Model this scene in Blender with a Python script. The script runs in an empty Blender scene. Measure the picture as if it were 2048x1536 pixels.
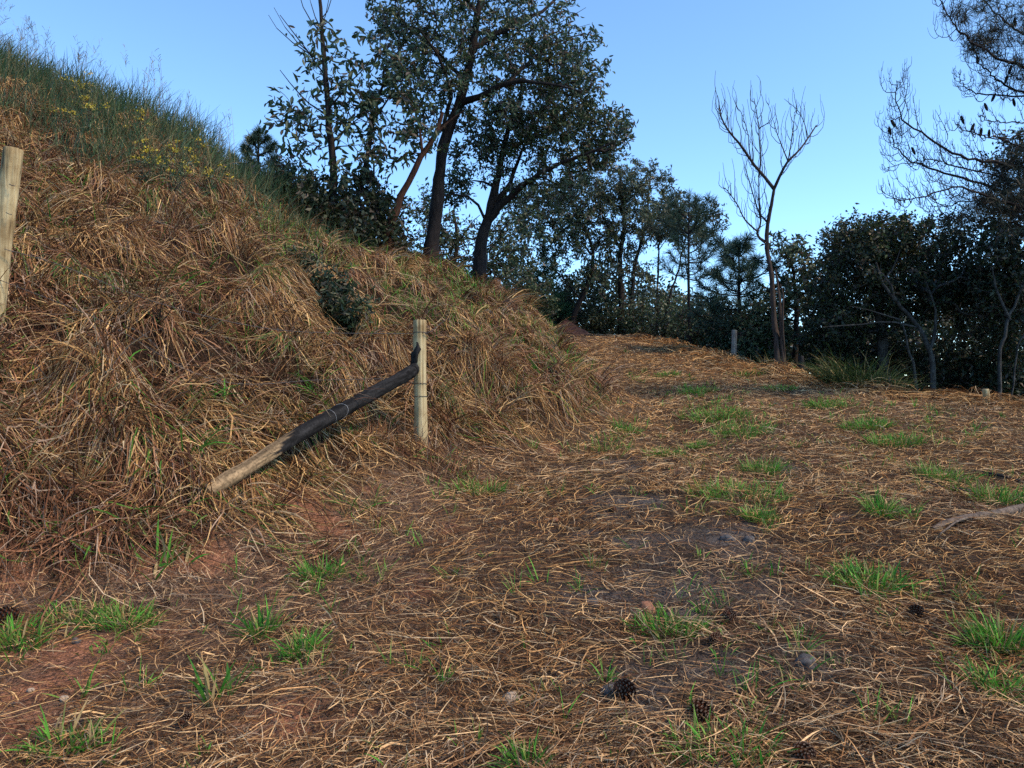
import bpy, math, random
import numpy as np
from mathutils import Vector

# ------------------------------------------------------------------ camera, sky, sun, exposure
scene = bpy.context.scene
col = scene.collection
F = 1547.0                      # focal length in pixels of the 2048 px wide photograph
CAMZ = 1.6
cam_d = bpy.data.cameras.new('camera')
cam_d.sensor_width = 36.0
cam_d.lens = F / 2048.0 * 36.0
cam_d.clip_start = 0.05
cam_d.clip_end = 6000
cam = bpy.data.objects.new('camera', cam_d)
col.objects.link(cam)
cam.location = (0, 0, CAMZ)
cam.rotation_euler = (math.radians(90), 0, 0)
scene.camera = cam

SUN_EL, SUN_AZ = 46.0, 112.0     # azimuth clockwise from +Y (the view direction)
world = bpy.data.worlds.new('World')
scene.world = world
world.use_nodes = True
wn = world.node_tree
wn.nodes.clear()
sky = wn.nodes.new('ShaderNodeTexSky')
sky.sky_type = 'NISHITA'
sky.sun_disc = False
sky.sun_elevation = math.radians(SUN_EL)
sky.sun_rotation = math.radians(SUN_AZ)
sky.altitude = 2500
sky.air_density = 1.0
sky.dust_density = 0.15
sky.ozone_density = 5.0
bg = wn.nodes.new('ShaderNodeBackground')
bg.inputs['Strength'].default_value = 0.15
wo = wn.nodes.new('ShaderNodeOutputWorld')
tint = wn.nodes.new('ShaderNodeVectorMath')          # white balance of the whole sky
tint.operation = 'MULTIPLY'
tint.inputs[1].default_value = (0.97, 1.06, 1.0)
wn.links.new(sky.outputs[0], tint.inputs[0])
wn.links.new(tint.outputs[0], bg.inputs[0])
wn.links.new(bg.outputs[0], wo.inputs[0])

sun_d = bpy.data.lights.new('sun', 'SUN')
sun_d.energy = 2.0
sun_d.angle = math.radians(11)
sun_d.color = (1.0, 0.77, 0.52)
sun = bpy.data.objects.new('sun', sun_d)
col.objects.link(sun)
_az, _el = math.radians(SUN_AZ), math.radians(SUN_EL)
sdir = Vector((math.sin(_az) * math.cos(_el), math.cos(_az) * math.cos(_el), math.sin(_el)))
sun.rotation_euler = sdir.to_track_quat('Z', 'Y').to_euler()

vs = scene.view_settings
vs.view_transform = 'Standard'
vs.look = 'None'
vs.gamma = 1.0
vs.exposure = 1.27
vs.use_curve_mapping = False
scene.cycles.use_denoising = False
scene.cycles.max_bounces = 6
scene.cycles.diffuse_bounces = 3
scene.cycles.transmission_bounces = 3
scene.cycles.transparent_max_bounces = 4

# ------------------------------------------------------------------ small helpers
rng = np.random.default_rng(7)


def P(u, v, Y):
    """point at depth Y that the photograph shows at pixel (u, v)"""
    return np.array(((u - 1024.0) / F * Y, Y, CAMZ - (v - 768.0) / F * Y))


class Noise:
    """smooth value noise on a wrapped lattice"""
    def __init__(self, seed, n=128):
        self.n = n
        self.g = np.random.default_rng(seed).uniform(-1, 1, (n, n))

    def __call__(self, x, y):
        n = self.n
        xi = np.floor(x).astype(int); yi = np.floor(y).astype(int)
        fx = x - xi; fy = y - yi
        fx = fx * fx * (3 - 2 * fx); fy = fy * fy * (3 - 2 * fy)
        g = self.g
        a = g[xi % n, yi % n]; b = g[(xi + 1) % n, yi % n]
        c = g[xi % n, (yi + 1) % n]; d = g[(xi + 1) % n, (yi + 1) % n]
        return (a * (1 - fx) + b * fx) * (1 - fy) + (c * (1 - fx) + d * fx) * fy


N1, N2, N3, N4 = Noise(1), Noise(2), Noise(3), Noise(4)


def unit(a):
    return a / np.maximum(np.linalg.norm(a, axis=-1, keepdims=True), 1e-9)


def make_mesh(name, verts, faces_quads, colors=None, smooth=False, tris=None):
    """verts (n,3), faces_quads (m,4), optional tris (k,3), colors per vertex"""
    verts = np.asarray(verts, dtype=np.float32).reshape(-1, 3)
    parts, totals = [], []
    if faces_quads is not None and len(faces_quads):
        q = np.asarray(faces_quads, dtype=np.int32)
        parts.append(q.ravel()); totals.append(np.full(len(q), 4, np.int32))
    if tris is not None and len(tris):
        t = np.asarray(tris, dtype=np.int32)
        parts.append(t.ravel()); totals.append(np.full(len(t), 3, np.int32))
    loops = np.concatenate(parts); tot = np.concatenate(totals)
    start = np.concatenate(([0], np.cumsum(tot)[:-1])).astype(np.int32)
    me = bpy.data.meshes.new(name)
    me.vertices.add(len(verts)); me.vertices.foreach_set('co', verts.ravel())
    me.loops.add(len(loops)); me.loops.foreach_set('vertex_index', loops)
    me.polygons.add(len(tot))
    me.polygons.foreach_set('loop_start', start)
    me.polygons.foreach_set('loop_total', tot)
    if smooth:
        me.polygons.foreach_set('use_smooth', np.ones(len(tot), dtype=bool))
    me.update(calc_edges=True)
    if colors is not None:
        c = np.asarray(colors, dtype=np.float32).reshape(-1, 3)
        c = np.concatenate((np.clip(c, 0, 1), np.ones((len(c), 1), np.float32)), axis=1)
        at = me.color_attributes.new('Col', 'FLOAT_COLOR', 'POINT')
        at.data.foreach_set('color', c.ravel())
    return me


def link(name, me, mat, parent=None, loc=None):
    o = bpy.data.objects.new(name, me)
    col.objects.link(o)
    if me is not None and mat is not None:
        me.materials.append(mat)
    if parent is not None:
        o.parent = parent
        if loc is None:
            o.location = -Vector(parent.location)
    if loc is not None:
        o.location = loc
    return o


def empty(name, loc, label, cat, group=None):
    o = bpy.data.objects.new(name, None)
    col.objects.link(o)
    o.location = Vector([float(c) for c in loc])
    tag(o, label, cat, group)
    return o


def tag(o, label, cat=None, group=None, kind=None):
    if label:
        o['label'] = label
    if cat:
        o['category'] = cat
    if group:
        o['group'] = group
    if kind:
        o['kind'] = kind
    return o


# ------------------------------------------------------------------ materials
def new_mat(name):
    m = bpy.data.materials.new(name)
    m.use_nodes = True
    nt = m.node_tree
    b = nt.nodes['Principled BSDF']
    return m, nt, b


def set_in(b, **kw):
    for k, v in kw.items():
        k = k.replace('_', ' ')
        if k in b.inputs:
            b.inputs[k].default_value = v


def mat_attr(name, rough=0.7, spec=0.3, transl=0.0, noise=0.25, nscale=40.0):
    """colour of each blade or leaf from its own tint, with fine grain"""
    m, nt, b = new_mat(name)
    at = nt.nodes.new('ShaderNodeAttribute'); at.attribute_name = 'Col'
    nz = nt.nodes.new('ShaderNodeTexNoise'); nz.inputs['Scale'].default_value = nscale
    nz.inputs['Detail'].default_value = 2
    tc = nt.nodes.new('ShaderNodeNewGeometry')
    nt.links.new(tc.outputs['Position'], nz.inputs['Vector'])
    mr = nt.nodes.new('ShaderNodeMapRange')
    mr.inputs['From Min'].default_value = 0.25; mr.inputs['From Max'].default_value = 0.75
    mr.inputs['To Min'].default_value = 1 - noise; mr.inputs['To Max'].default_value = 1 + noise
    nt.links.new(nz.outputs['Fac'], mr.inputs['Value'])
    mx = nt.nodes.new('ShaderNodeVectorMath'); mx.operation = 'SCALE'
    nt.links.new(at.outputs['Color'], mx.inputs[0])
    nt.links.new(mr.outputs[0], mx.inputs['Scale'])
    nt.links.new(mx.outputs[0], b.inputs['Base Color'])
    set_in(b, Roughness=rough)
    b.inputs['Specular IOR Level'].default_value = spec
    if transl > 0:
        tr = nt.nodes.new('ShaderNodeBsdfTranslucent')
        nt.links.new(mx.outputs[0], tr.inputs['Color'])
        ms = nt.nodes.new('ShaderNodeMixShader'); ms.inputs[0].default_value = transl
        out = nt.nodes['Material Output']
        nt.links.new(b.outputs[0], ms.inputs[1]); nt.links.new(tr.outputs[0], ms.inputs[2])
        nt.links.new(ms.outputs[0], out.inputs['Surface'])
    return m


def mat_ramp(name, c1, c2, scale=(20, 20, 20), rough=0.85, bump=0.4, c3=None, detail=6, dist=0.02, spec=0.2, object_coords=True):
    """two or three tone noise material (bark, wood, stone) with bump"""
    m, nt, b = new_mat(name)
    tc = nt.nodes.new('ShaderNodeTexCoord')
    mp = nt.nodes.new('ShaderNodeMapping'); mp.inputs['Scale'].default_value = scale
    nt.links.new(tc.outputs['Object'], mp.inputs['Vector'])
    nz = nt.nodes.new('ShaderNodeTexNoise'); nz.inputs['Scale'].default_value = 1.0
    nz.inputs['Detail'].default_value = detail
    nz.inputs['Roughness'].default_value = 0.65
    nt.links.new(mp.outputs[0], nz.inputs['Vector'])
    cr = nt.nodes.new('ShaderNodeValToRGB')
    e = cr.color_ramp.elements
    e[0].position = 0.33; e[0].color = (*c1, 1)
    e[1].position = 0.68; e[1].color = (*c2, 1)
    if c3:
        k = cr.color_ramp.elements.new(0.5); k.color = (*c3, 1)
    nt.links.new(nz.outputs['Fac'], cr.inputs['Fac'])
    nt.links.new(cr.outputs[0], b.inputs['Base Color'])
    bp = nt.nodes.new('ShaderNodeBump'); bp.inputs['Strength'].default_value = bump
    bp.inputs['Distance'].default_value = dist
    nt.links.new(nz.outputs['Fac'], bp.inputs['Height'])
    nt.links.new(bp.outputs[0], b.inputs['Normal'])
    set_in(b, Roughness=rough)
    b.inputs['Specular IOR Level'].default_value = spec
    return m


def mat_soil():
    m, nt, b = new_mat('soil')
    at = nt.nodes.new('ShaderNodeAttribute'); at.attribute_name = 'Col'
    g = nt.nodes.new('ShaderNodeNewGeometry')
    n1 = nt.nodes.new('ShaderNodeTexNoise'); n1.inputs['Scale'].default_value = 9; n1.inputs['Detail'].default_value = 9
    n1.inputs['Roughness'].default_value = 0.75
    nt.links.new(g.outputs['Position'], n1.inputs['Vector'])
    mr = nt.nodes.new('ShaderNodeMapRange')
    mr.inputs['From Min'].default_value = 0.3; mr.inputs['From Max'].default_value = 0.7
    mr.inputs['To Min'].default_value = 0.55; mr.inputs['To Max'].default_value = 1.4
    nt.links.new(n1.outputs['Fac'], mr.inputs['Value'])
    mx = nt.nodes.new('ShaderNodeVectorMath'); mx.operation = 'SCALE'
    nt.links.new(at.outputs['Color'], mx.inputs[0]); nt.links.new(mr.outputs[0], mx.inputs['Scale'])
    n3 = nt.nodes.new('ShaderNodeTexNoise'); n3.inputs['Scale'].default_value = 75; n3.inputs['Detail'].default_value = 5; n3.inputs['Distortion'].default_value = 1.5
    nt.links.new(g.outputs['Position'], n3.inputs['Vector'])
    m3 = nt.nodes.new('ShaderNodeMapRange')
    m3.inputs['From Min'].default_value = 0.35; m3.inputs['From Max'].default_value = 0.65
    m3.inputs['To Min'].default_value = 0.35; m3.inputs['To Max'].default_value = 1.6
    nt.links.new(n3.outputs['Fac'], m3.inputs['Value'])
    mx2 = nt.nodes.new('ShaderNodeVectorMath'); mx2.operation = 'SCALE'
    nt.links.new(mx.outputs[0], mx2.inputs[0]); nt.links.new(m3.outputs[0], mx2.inputs['Scale'])
    nt.links.new(mx2.outputs[0], b.inputs['Base Color'])
    n2 = nt.nodes.new('ShaderNodeTexNoise'); n2.inputs['Scale'].default_value = 28; n2.inputs['Detail'].default_value = 8
    nt.links.new(g.outputs['Position'], n2.inputs['Vector'])
    bp = nt.nodes.new('ShaderNodeBump'); bp.inputs['Strength'].default_value = 1.0; bp.inputs['Distance'].default_value = 0.06
    nt.links.new(n2.outputs['Fac'], bp.inputs['Height'])
    nt.links.new(bp.outputs[0], b.inputs['Normal'])
    set_in(b, Roughness=0.95)
    b.inputs['Specular IOR Level'].default_value = 0.1
    return m


M = {}
M['soil'] = mat_soil()
M['straw'] = mat_attr('dry_straw', 0.9, 0.06, 0.10, 0.35, 60)
M['grass'] = mat_attr('green_grass', 0.6, 0.18, 0.25, 0.2, 40)
M['leaf'] = mat_attr('leaf', 0.5, 0.4, 0.28, 0.3, 12)
M['needle'] = mat_attr('needle', 0.6, 0.3, 0.1, 0.2, 20)
M['bark_dark'] = mat_ramp('dark_bark', (0.008, 0.006, 0.006), (0.034, 0.024, 0.020), (26, 26, 5), bump=0.9)
M['bark_red'] = mat_ramp('red_brown_bark', (0.018, 0.009, 0.006), (0.085, 0.036, 0.02), (22, 22, 6), bump=0.6)
M['bark_pale'] = mat_ramp('pale_lichen_bark', (0.012, 0.012, 0.012), (0.08, 0.077, 0.07), (14, 14, 8), bump=0.5)
M['bark_dead'] = mat_ramp('dead_grey_wood', (0.016, 0.012, 0.011), (0.075, 0.055, 0.046), (30, 30, 4), bump=0.6)
M['bark_pine'] = mat_ramp('pine_bark', (0.007, 0.006, 0.007), (0.026, 0.019, 0.018), (18, 18, 7), bump=0.8)
M['cone'] = mat_ramp('pine_cone_scale', (0.022, 0.010, 0.006), (0.14, 0.05, 0.025), (60, 60, 60), bump=0.3)
M['cone_tip'] = mat_ramp('pine_cone_tip', (0.07, 0.045, 0.03), (0.20, 0.14, 0.10), (80, 80, 80), bump=0.2)
M['wire'] = mat_ramp('rusty_wire', (0.03, 0.025, 0.022), (0.10, 0.085, 0.075), (50, 50, 50), rough=0.6, bump=0.1, spec=0.5)
M['wire_new'] = mat_ramp('galvanised_wire', (0.20, 0.20, 0.20), (0.36, 0.36, 0.35), (50, 50, 50), rough=0.45, bump=0.1, spec=0.6)
M['stone'] = mat_ramp('pale_stone', (0.26, 0.19, 0.13), (0.46, 0.37, 0.27), (25, 25, 25), bump=0.4)
M['stone_grey'] = mat_ramp('ash_grey_stone', (0.035, 0.033, 0.033), (0.14, 0.13, 0.125), (30, 30, 30), bump=0.5)
M['clay_lump'] = mat_ramp('clay_lump', (0.20, 0.085, 0.045), (0.34, 0.17, 0.10), (30, 30, 30), bump=0.5)
M['clay_mound'] = mat_ramp('red_clay_mound', (0.11, 0.042, 0.025), (0.27, 0.10, 0.055), (9, 9, 9), bump=0.9, dist=0.08)
M['flower'] = mat_attr('yellow_flower', 0.6, 0.2, 0.2, 0.15, 30)
M['char'] = mat_ramp('charred_wood', (0.006, 0.006, 0.006), (0.030, 0.029, 0.030), (40, 40, 6), rough=0.8, bump=0.6, spec=0.12)
M['branch'] = mat_ramp('weathered_branch', (0.05, 0.038, 0.03), (0.19, 0.145, 0.11), (25, 25, 8), bump=0.7)

# ------------------------------------------------------------------ terrain
R = lambda y: 0.12 * y                      # the track climbs at about 12 percent


def edge_x(y):                              # right-hand edge of the track
    return 5.05 + np.maximum(0, 14.0 - y) * 0.55


ctl = []


def C(u, v, Y):
    ctl.append(P(u, v, Y))


# foot of the bank, its face and its crest, column by column
for u, rows in {
    0: [(1200, 4.0), (1050, 4.35), (800, 5.15), (610, 5.95), (450, 7.1), (330, 8.7), (240, 10.2), (170, 11.8)],
    300: [(1170, 4.25), (1000, 4.85), (800, 5.6), (600, 6.8), (450, 8.4), (360, 10.3), (275, 12.5)],
    600: [(1050, 5.3), (900, 6.05), (750, 7.05), (600, 8.6), (525, 10.3), (465, 13.0)],
    720: [(1065, 5.25), (985, 5.95), (850, 6.8), (720, 7.8), (600, 9.4), (540, 11.5), (500, 14.0)],
    840: [(1015, 5.75), (920, 6.75), (850, 7.35), (760, 8.15), (650, 9.5), (575, 12.0), (535, 15.0)],
    930: [(965, 6.6), (895, 7.3), (830, 7.9), (740, 8.7), (660, 10.0), (600, 13.0)],
    1000: [(928, 7.2), (880, 7.75), (825, 8.15), (760, 8.75), (690, 9.9), (640, 11.8), (603, 14.5), (590, 17.0)],
    1060: [(880, 8.25), (810, 8.7), (740, 9.6), (680, 11.3), (640, 14.0)],
    1100: [(868, 8.55), (800, 9.1), (745, 9.9), (697, 11.5), (668, 14.5)],
    1135: [(862, 8.75), (810, 9.3), (765, 10.1), (725, 12.0), (695, 16)],
    1160: [(860, 8.85), (825, 9.3)],
    1120: [(690, 18.5), (668, 24)],
}.items():
    for v, Y in rows:
        C(u, v, Y)
T = lambda x, y, z: ctl.append(np.array((x, y, z)))
for y in (0, 2.5, 5, 7.5, 10, 12.5, 16, 20, 24, 28):
    for x in (1.35, 3.0, 4.6):
        T(x, y, R(y))
for y in (-1, 1.5, 3.2):
    for x in (-5, -2.5, -0.8):
        T(x, y, R(y))
for y in (4.4, 5.2):
    T(-0.5, y, R(y))
for x, y in ((0.4, 6.6), (0.5, 5.4), (1.0, 7.6)):
    T(x, y, R(y))
for y in (-1, 2, 5, 8):
    T(7.0, y, R(y) + 0.03)
    T(9.0, y, R(y) + 0.05)
for y in (10, 14, 18, 23, 28):
    e = edge_x(y)
    T(e, y, R(y)); T(e + 1.2, y, R(y) - 0.55); T(e + 4, y, R(y) - 2.0); T(e + 9, y, R(y) - 3.6)
for x, y, z in ((-4, 18, 5.0), (-8, 15, 6.6), (-12, 15, 7.6), (-12, 10, 7.4), (-9.5, 7, 5.7), (-6, 5, 3.1), (-5.5, 3.9, 0.9), (-9, 4, 2.6),
                (-13, 4, 4.6), (-6.5, 19, 5.6), (-12, 22, 7.2), (-3, 24, 4.4), (-7, 27, 5.0), (-13, 30, 6.0), (0, 21, 3.7), (-1.5, 19, 4.1),
                (0.5, 30, 3.6), (3, 34, 3.2), (-4, 36, 3.4), (4, 42, 1.6), (-10, 42, 2.6), (12, 42, -1.5), (14, 30, -1.4), (16, 18, -3),
                (15, 8, 0.2), (12, 2, 0.2), (-9, -1, 0.3)):
    T(x, y, z)
ctl = np.array(ctl)


def tps_fit(pts, lam=0.006):
    n = len(pts)
    d = np.linalg.norm(pts[:, None, :2] - pts[None, :, :2], axis=2)
    K = np.where(d > 0, d * d * np.log(np.maximum(d, 1e-9)), 0) + lam * np.eye(n) * 5
    Q = np.concatenate((np.ones((n, 1)), pts[:, :2]), axis=1)
    A = np.zeros((n + 3, n + 3))
    A[:n, :n] = K; A[:n, n:] = Q; A[n:, :n] = Q.T
    b = np.concatenate((pts[:, 2], np.zeros(3)))
    return np.linalg.solve(A, b)


_w = tps_fit(ctl)
GX0, GX1, GY0, GY1, GS = -14.0, 16.0, -1.0, 42.0, 0.08
gx = np.arange(GX0, GX1 + GS, GS); gy = np.arange(GY0, GY1 + GS, GS)


def _tps_grid(xs, ys):
    X, Y = np.meshgrid(xs, ys, indexing='ij')
    Z = _w[-3] + _w[-2] * X + _w[-1] * Y
    for i, c in enumerate(ctl):
        r2 = (X - c[0]) ** 2 + (Y - c[1]) ** 2
        Z += _w[i] * 0.5 * r2 * np.log(np.maximum(r2, 1e-12))
    return Z


_cx = np.arange(GX0, GX1 + 0.24, 0.24); _cy = np.arange(GY0, GY1 + 0.24, 0.24)
_H0 = _tps_grid(_cx, _cy)


def bilin(H, x0, y0, s, x, y):
    fx = np.clip((x - x0) / s, 0, H.shape[0] - 1.001); fy = np.clip((y - y0) / s, 0, H.shape[1] - 1.001)
    i = fx.astype(int); j = fy.astype(int); a = fx - i; b = fy - j
    return (H[i, j] * (1 - a) + H[i + 1, j] * a) * (1 - b) + (H[i, j + 1] * (1 - a) + H[i + 1, j + 1] * a) * b


GXX, GYY = np.meshgrid(gx, gy, indexing='ij')
HB = bilin(_H0, GX0, GY0, 0.24, GXX, GYY)
_road = R(GYY)
# bankness: 0 on the track, 1 on the bank
BANK = np.clip((HB - _road - 0.06) / 0.22, 0, 1) * np.clip((3.0 - GXX) / 1.0, 0, 1)
HB = HB + BANK * (0.10 * N1(GXX * 1.9, GYY * 1.9) + 0.085 * N2(GXX * 4.3, GYY * 4.3))
HB = HB + (1 - BANK) * (0.025 * N3(GXX * 1.3, GYY * 1.3) + 0.010 * N4(GXX * 5, GYY * 5))
# slumped mats of thatch on the bank: each a low hummock with a steep lower lip
_mr = np.random.default_rng(21)
MOUNDS = []
while len(MOUNDS) < 210:
    my = 4.2 + 11 * _mr.random() ** 1.5; mx = _mr.uniform(-0.72 * my - 0.5, 1.1)
    if (-2.9 < mx < -0.5 and my < 7.1) or (mx < -3.2 and my < 6.4) or mx > 1.0 or bilin(BANK, GX0, GY0, GS, np.array([mx]), np.array([my]))[0] < 0.8:
        continue
    MOUNDS.append((mx, my, _mr.uniform(0.14, 0.34), _mr.uniform(0.07, 0.17)))
for mx, my, mr_, mh in MOUNDS:
    i0 = int((mx - GX0 - 1) / GS); i1 = int((mx - GX0 + 1) / GS); j0 = int((my - GY0 - 1) / GS); j1 = int((my - GY0 + 1) / GS)
    sx = GXX[i0:i1, j0:j1] - mx; sy = GYY[i0:i1, j0:j1] - my
    HB[i0:i1, j0:j1] += mh * np.exp(-((sx * sx + sy * sy) / mr_ ** 2) ** 1.4) - 0.5 * mh * np.exp(-(((sx - 0.15) ** 2 + (sy + mr_ * 1.35) ** 2) / (mr_ * 0.8) ** 2))
# straw heaped round the foot of the corner post
HB = HB + 0.10 * np.exp(-((GXX + 0.80) ** 2 + (GYY - 6.85) ** 2) / 0.28 ** 2)
# windrow of raked mulch along the right edge
_we = GXX - edge_x(GYY)
HB = HB + 0.13 * np.exp(-((_we + 0.10) / 0.42) ** 2) * np.clip(0.6 + 0.9 * N2(GYY * 0.9 + 7, GYY * 0 + 3.3), 0.05, 1.5) * (GYY > 8) * np.clip((15.5 - GYY) / 2.5, 0.28, 1) * (GYY < 26)
for hx, hy, hr, hh in ((5.45, 12.0, .5, .11), (6.2, 11.0, .42, .05), (5.0, 14.0, .5, .10)):
    HB = HB + hh * np.exp(-((GXX - hx) / (hr * 1.2)) ** 2 - ((GYY - hy) / hr) ** 2)
# wheel ruts
HB = HB - 0.04 * (np.exp(-((GXX - 2.2 + 0.02 * GYY) / 0.35) ** 2) + np.exp(-((GXX - 3.9) / 0.4) ** 2)) * (1 - BANK)


def hz(x, y):
    x = np.asarray(x, float); y = np.asarray(y, float)
    cx = np.clip(x, GX0, GX1 - 0.1); cy = np.clip(y, GY0, GY1 - 0.1)
    z = bilin(HB, GX0, GY0, GS, cx, cy)
    d = np.hypot(x - cx, y - cy)
    far = -9.0 + 2.5 * N1(x * 0.01, y * 0.01)
    w = 1 - np.exp(-d / 25.0)
    return z * (1 - w) + far * w


def bankness(x, y):
    return bilin(BANK, GX0, GY0, GS, np.clip(x, GX0, GX1 - 0.1), np.clip(y, GY0, GY1 - 0.1))


def hgrad(x, y, e=0.12):
    return (hz(x + e, y) - hz(x - e, y)) / (2 * e), (hz(x, y + e) - hz(x, y - e)) / (2 * e)


def hit(u, v, ymin=2.0):
    """ground point behind a pixel of the photograph"""
    Y = np.arange(ymin, 40, 0.02)
    x = (u - 1024.0) / F * Y; z = CAMZ - (v - 768.0) / F * Y
    below = np.nonzero(z <= hz(x, Y))[0]
    k = below[0] if len(below) else len(Y) - 1
    return np.array((x[k], Y[k], float(hz(x[k], Y[k]))))


# bare patches of clay in the straw (x, y, radius)
bare = []
for u, v, r in ((610, 1005, .20), (650, 1050, .20), (410, 1120, .17), (130, 1300, .17), (60, 1385, .15), (165, 1360, .10), (20, 1470, .14), (600, 1470, .12), (900, 1060, .11),
                (1105, 905, .10), (590, 1430, .14), (40, 1150, .12), (840, 1190, .10)):
    p = hit(u, v); bare.append((p[0], p[1], r))
ashes = []
for u, v, r in ((1440, 1090, .32), (1480, 1080, .22), (1180, 1190, .22), (1380, 1190, .34), (1280, 1080, .22), (1620, 1330, .13), (1250, 1000, .25),
                (1250, 930, .25), (1220, 1030, .2), (1300, 1390, .22), (1430, 1330, .2), (1560, 940, .2), (1500, 1180, .2)):
    p = hit(u, v); ashes.append((p[0], p[1], r))


def patch(x, y, lst):
    m = np.zeros(np.shape(x))
    for px, py, r in lst:
        d2 = ((x - px) ** 2 + (y - py) ** 2) / (r * r) * (1 + 0.9 * N3(x * 5.5, y * 5.5) + 0.5 * N1(x * 14, y * 14))
        m = np.maximum(m, np.exp(-np.maximum(d2, 0) ** 1.5))
    return m


def axis(lo, hi, step, far, grow=1.25, fine2=None):
    a = list(np.arange(lo, hi, step)); s = step
    if fine2:
        h2, s2 = fine2
        a += list(np.arange(a[-1] + s2, h2, s2)); s = s2
    while a[-1] < far:
        s *= grow; a.append(a[-1] + s)
    s = step; b = []
    x = lo
    while x > -far:
        s *= grow; x -= s; b.append(x)
    return np.array(b[::-1] + a)


def build_terrain():
    xs = axis(-11, 9, 0.11, 2200); ys = axis(1.8, 14, 0.11, 2200, fine2=(34, 0.25))
    X, Y = np.meshgrid(xs, ys, indexing='ij')
    Z = hz(X, Y)
    nx, ny = X.shape
    V = np.stack((X, Y, Z), -1).reshape(-1, 3)
    i, j = np.meshgrid(np.arange(nx - 1), np.arange(ny - 1), indexing='ij')
    a = (i * ny + j).ravel()
    Fq = np.stack((a, a + ny, a + ny + 1, a + 1), -1)
    b = bankness(X, Y)
    n = N2(X * 0.7, Y * 0.7) * 0.5 + N3(X * 2.3, Y * 2.3) * 0.5
    road = np.array((0.052, 0.034, 0.022)); bank_c = np.array((0.026, 0.015, 0.009)); clay = np.array((0.235, 0.105, 0.058))  # road and bank soil darkened to put shade into the gaps between stalks
    tan = np.array((0.22, 0.145, 0.09)); ash = np.array((0.105, 0.098, 0.095)); wood = np.array((0.035, 0.03, 0.02))
    c = road + (bank_c - road) * b[..., None]
    fm = np.clip((Y - 6) / 8, 0, 1) * (1 - b)             # beyond a few metres the litter itself is the surface
    c = c + (np.array((0.17, 0.105, 0.056)) * (1 + 0.35 * n[..., None]) - c) * fm[..., None]
    left = np.clip((0.6 - X) / 1.5, 0, 1) * np.clip((8 - Y) / 2, 0, 1) * (1 - b)
    c = c + (np.array((0.165, 0.10, 0.064)) - c) * (left * np.clip(0.75 + 0.4 * n, 0, 1))[..., None]
    pb = patch(X, Y, bare)
    c = c + (clay * (1 + 0.25 * n[..., None]) - c) * pb[..., None]
    pa = 0.7 * patch(X, Y, ashes) * np.clip(0.75 + 0.8 * N4(X * 6, Y * 6), 0, 1)
    c = c + (ash - c) * pa[..., None]
    off = np.clip((X - edge_x(Y) - 0.4) / 0.8, 0, 1) * (Y > 8)
    c = c + (wood - c) * off[..., None]
    far = np.clip((np.abs(X) - 12) / 6, 0, 1) + np.clip((Y - 32) / 6, 0, 1)
    c = c + (np.array((0.05, 0.055, 0.025)) - c) * np.clip(far, 0, 1)[..., None]
    me = make_mesh('ground', V, Fq, c.reshape(-1, 3), smooth=True)
    o = link('ground', me, M['soil'])
    tag(o, 'red clay track and bank under mown dry grass', kind='structure')


build_terrain()

# ------------------------------------------------------------------ ribbons: straw, grass blades
STRAW = np.array(((0.64, 0.42, 0.19), (0.46, 0.265, 0.105), (0.26, 0.13, 0.05), (0.125, 0.059, 0.026), (0.050, 0.025, 0.013),
                  (0.20, 0.15, 0.10), (0.52, 0.40, 0.24), (0.085, 0.062, 0.045))) * np.array((1.03, 0.98, 0.95))  # dark browns: partly real straw tones, partly shade painted between the stalks


def pick(pal, n, w=None):
    pal = np.asarray(pal)
    w = np.ones(len(pal)) if w is None else np.asarray(w, float)
    k = rng.choice(len(pal), n, p=w / w.sum())
    c = pal[k] * rng.uniform(0.75, 1.25, (n, 1))
    return c


def ribbon(path, W, wvec, colors, tipcolors=None, base=0.7, mid=1.0, tip=0.12):
    """path (N,S,3); W (N); wvec (N,3) or (N,S,3) -> verts, quads, colours"""
    n, s, _ = path.shape
    t = np.linspace(0, 1, s)
    prof = np.where(t < 0.4, base + (mid - base) * t / 0.4, mid + (tip - mid) * ((t - 0.4) / 0.6) ** 1.6)
    if wvec.ndim == 2:
        wvec = np.repeat(wvec[:, None, :], s, 1)
    half = wvec * (W[:, None] * prof[None, :] * 0.5)[..., None]
    V = np.stack((path - half, path + half), 2).reshape(-1, 3)
    b = (np.arange(n) * s * 2)[:, None] + (np.arange(s - 1) * 2)[None, :]
    b = b.ravel()
    Q = np.stack((b, b + 1, b + 3, b + 2), -1)
    if tipcolors is None:
        tipcolors = colors
    c = colors[:, None, :] * (1 - t)[None, :, None] + tipcolors[:, None, :] * t[None, :, None]
    c = np.repeat(c[:, :, None, :], 2, 2).reshape(-1, 3)
    return V, Q, c


class Bag:
    def __init__(self):
        self.v, self.q, self.c, self.n = [], [], [], 0

    def add(self, V, Q, c):
        self.v.append(V); self.q.append(Q + self.n); self.c.append(c); self.n += len(V)

    def mesh(self, name):
        return make_mesh(name, np.concatenate(self.v), np.concatenate(self.q), np.concatenate(self.c))


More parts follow.
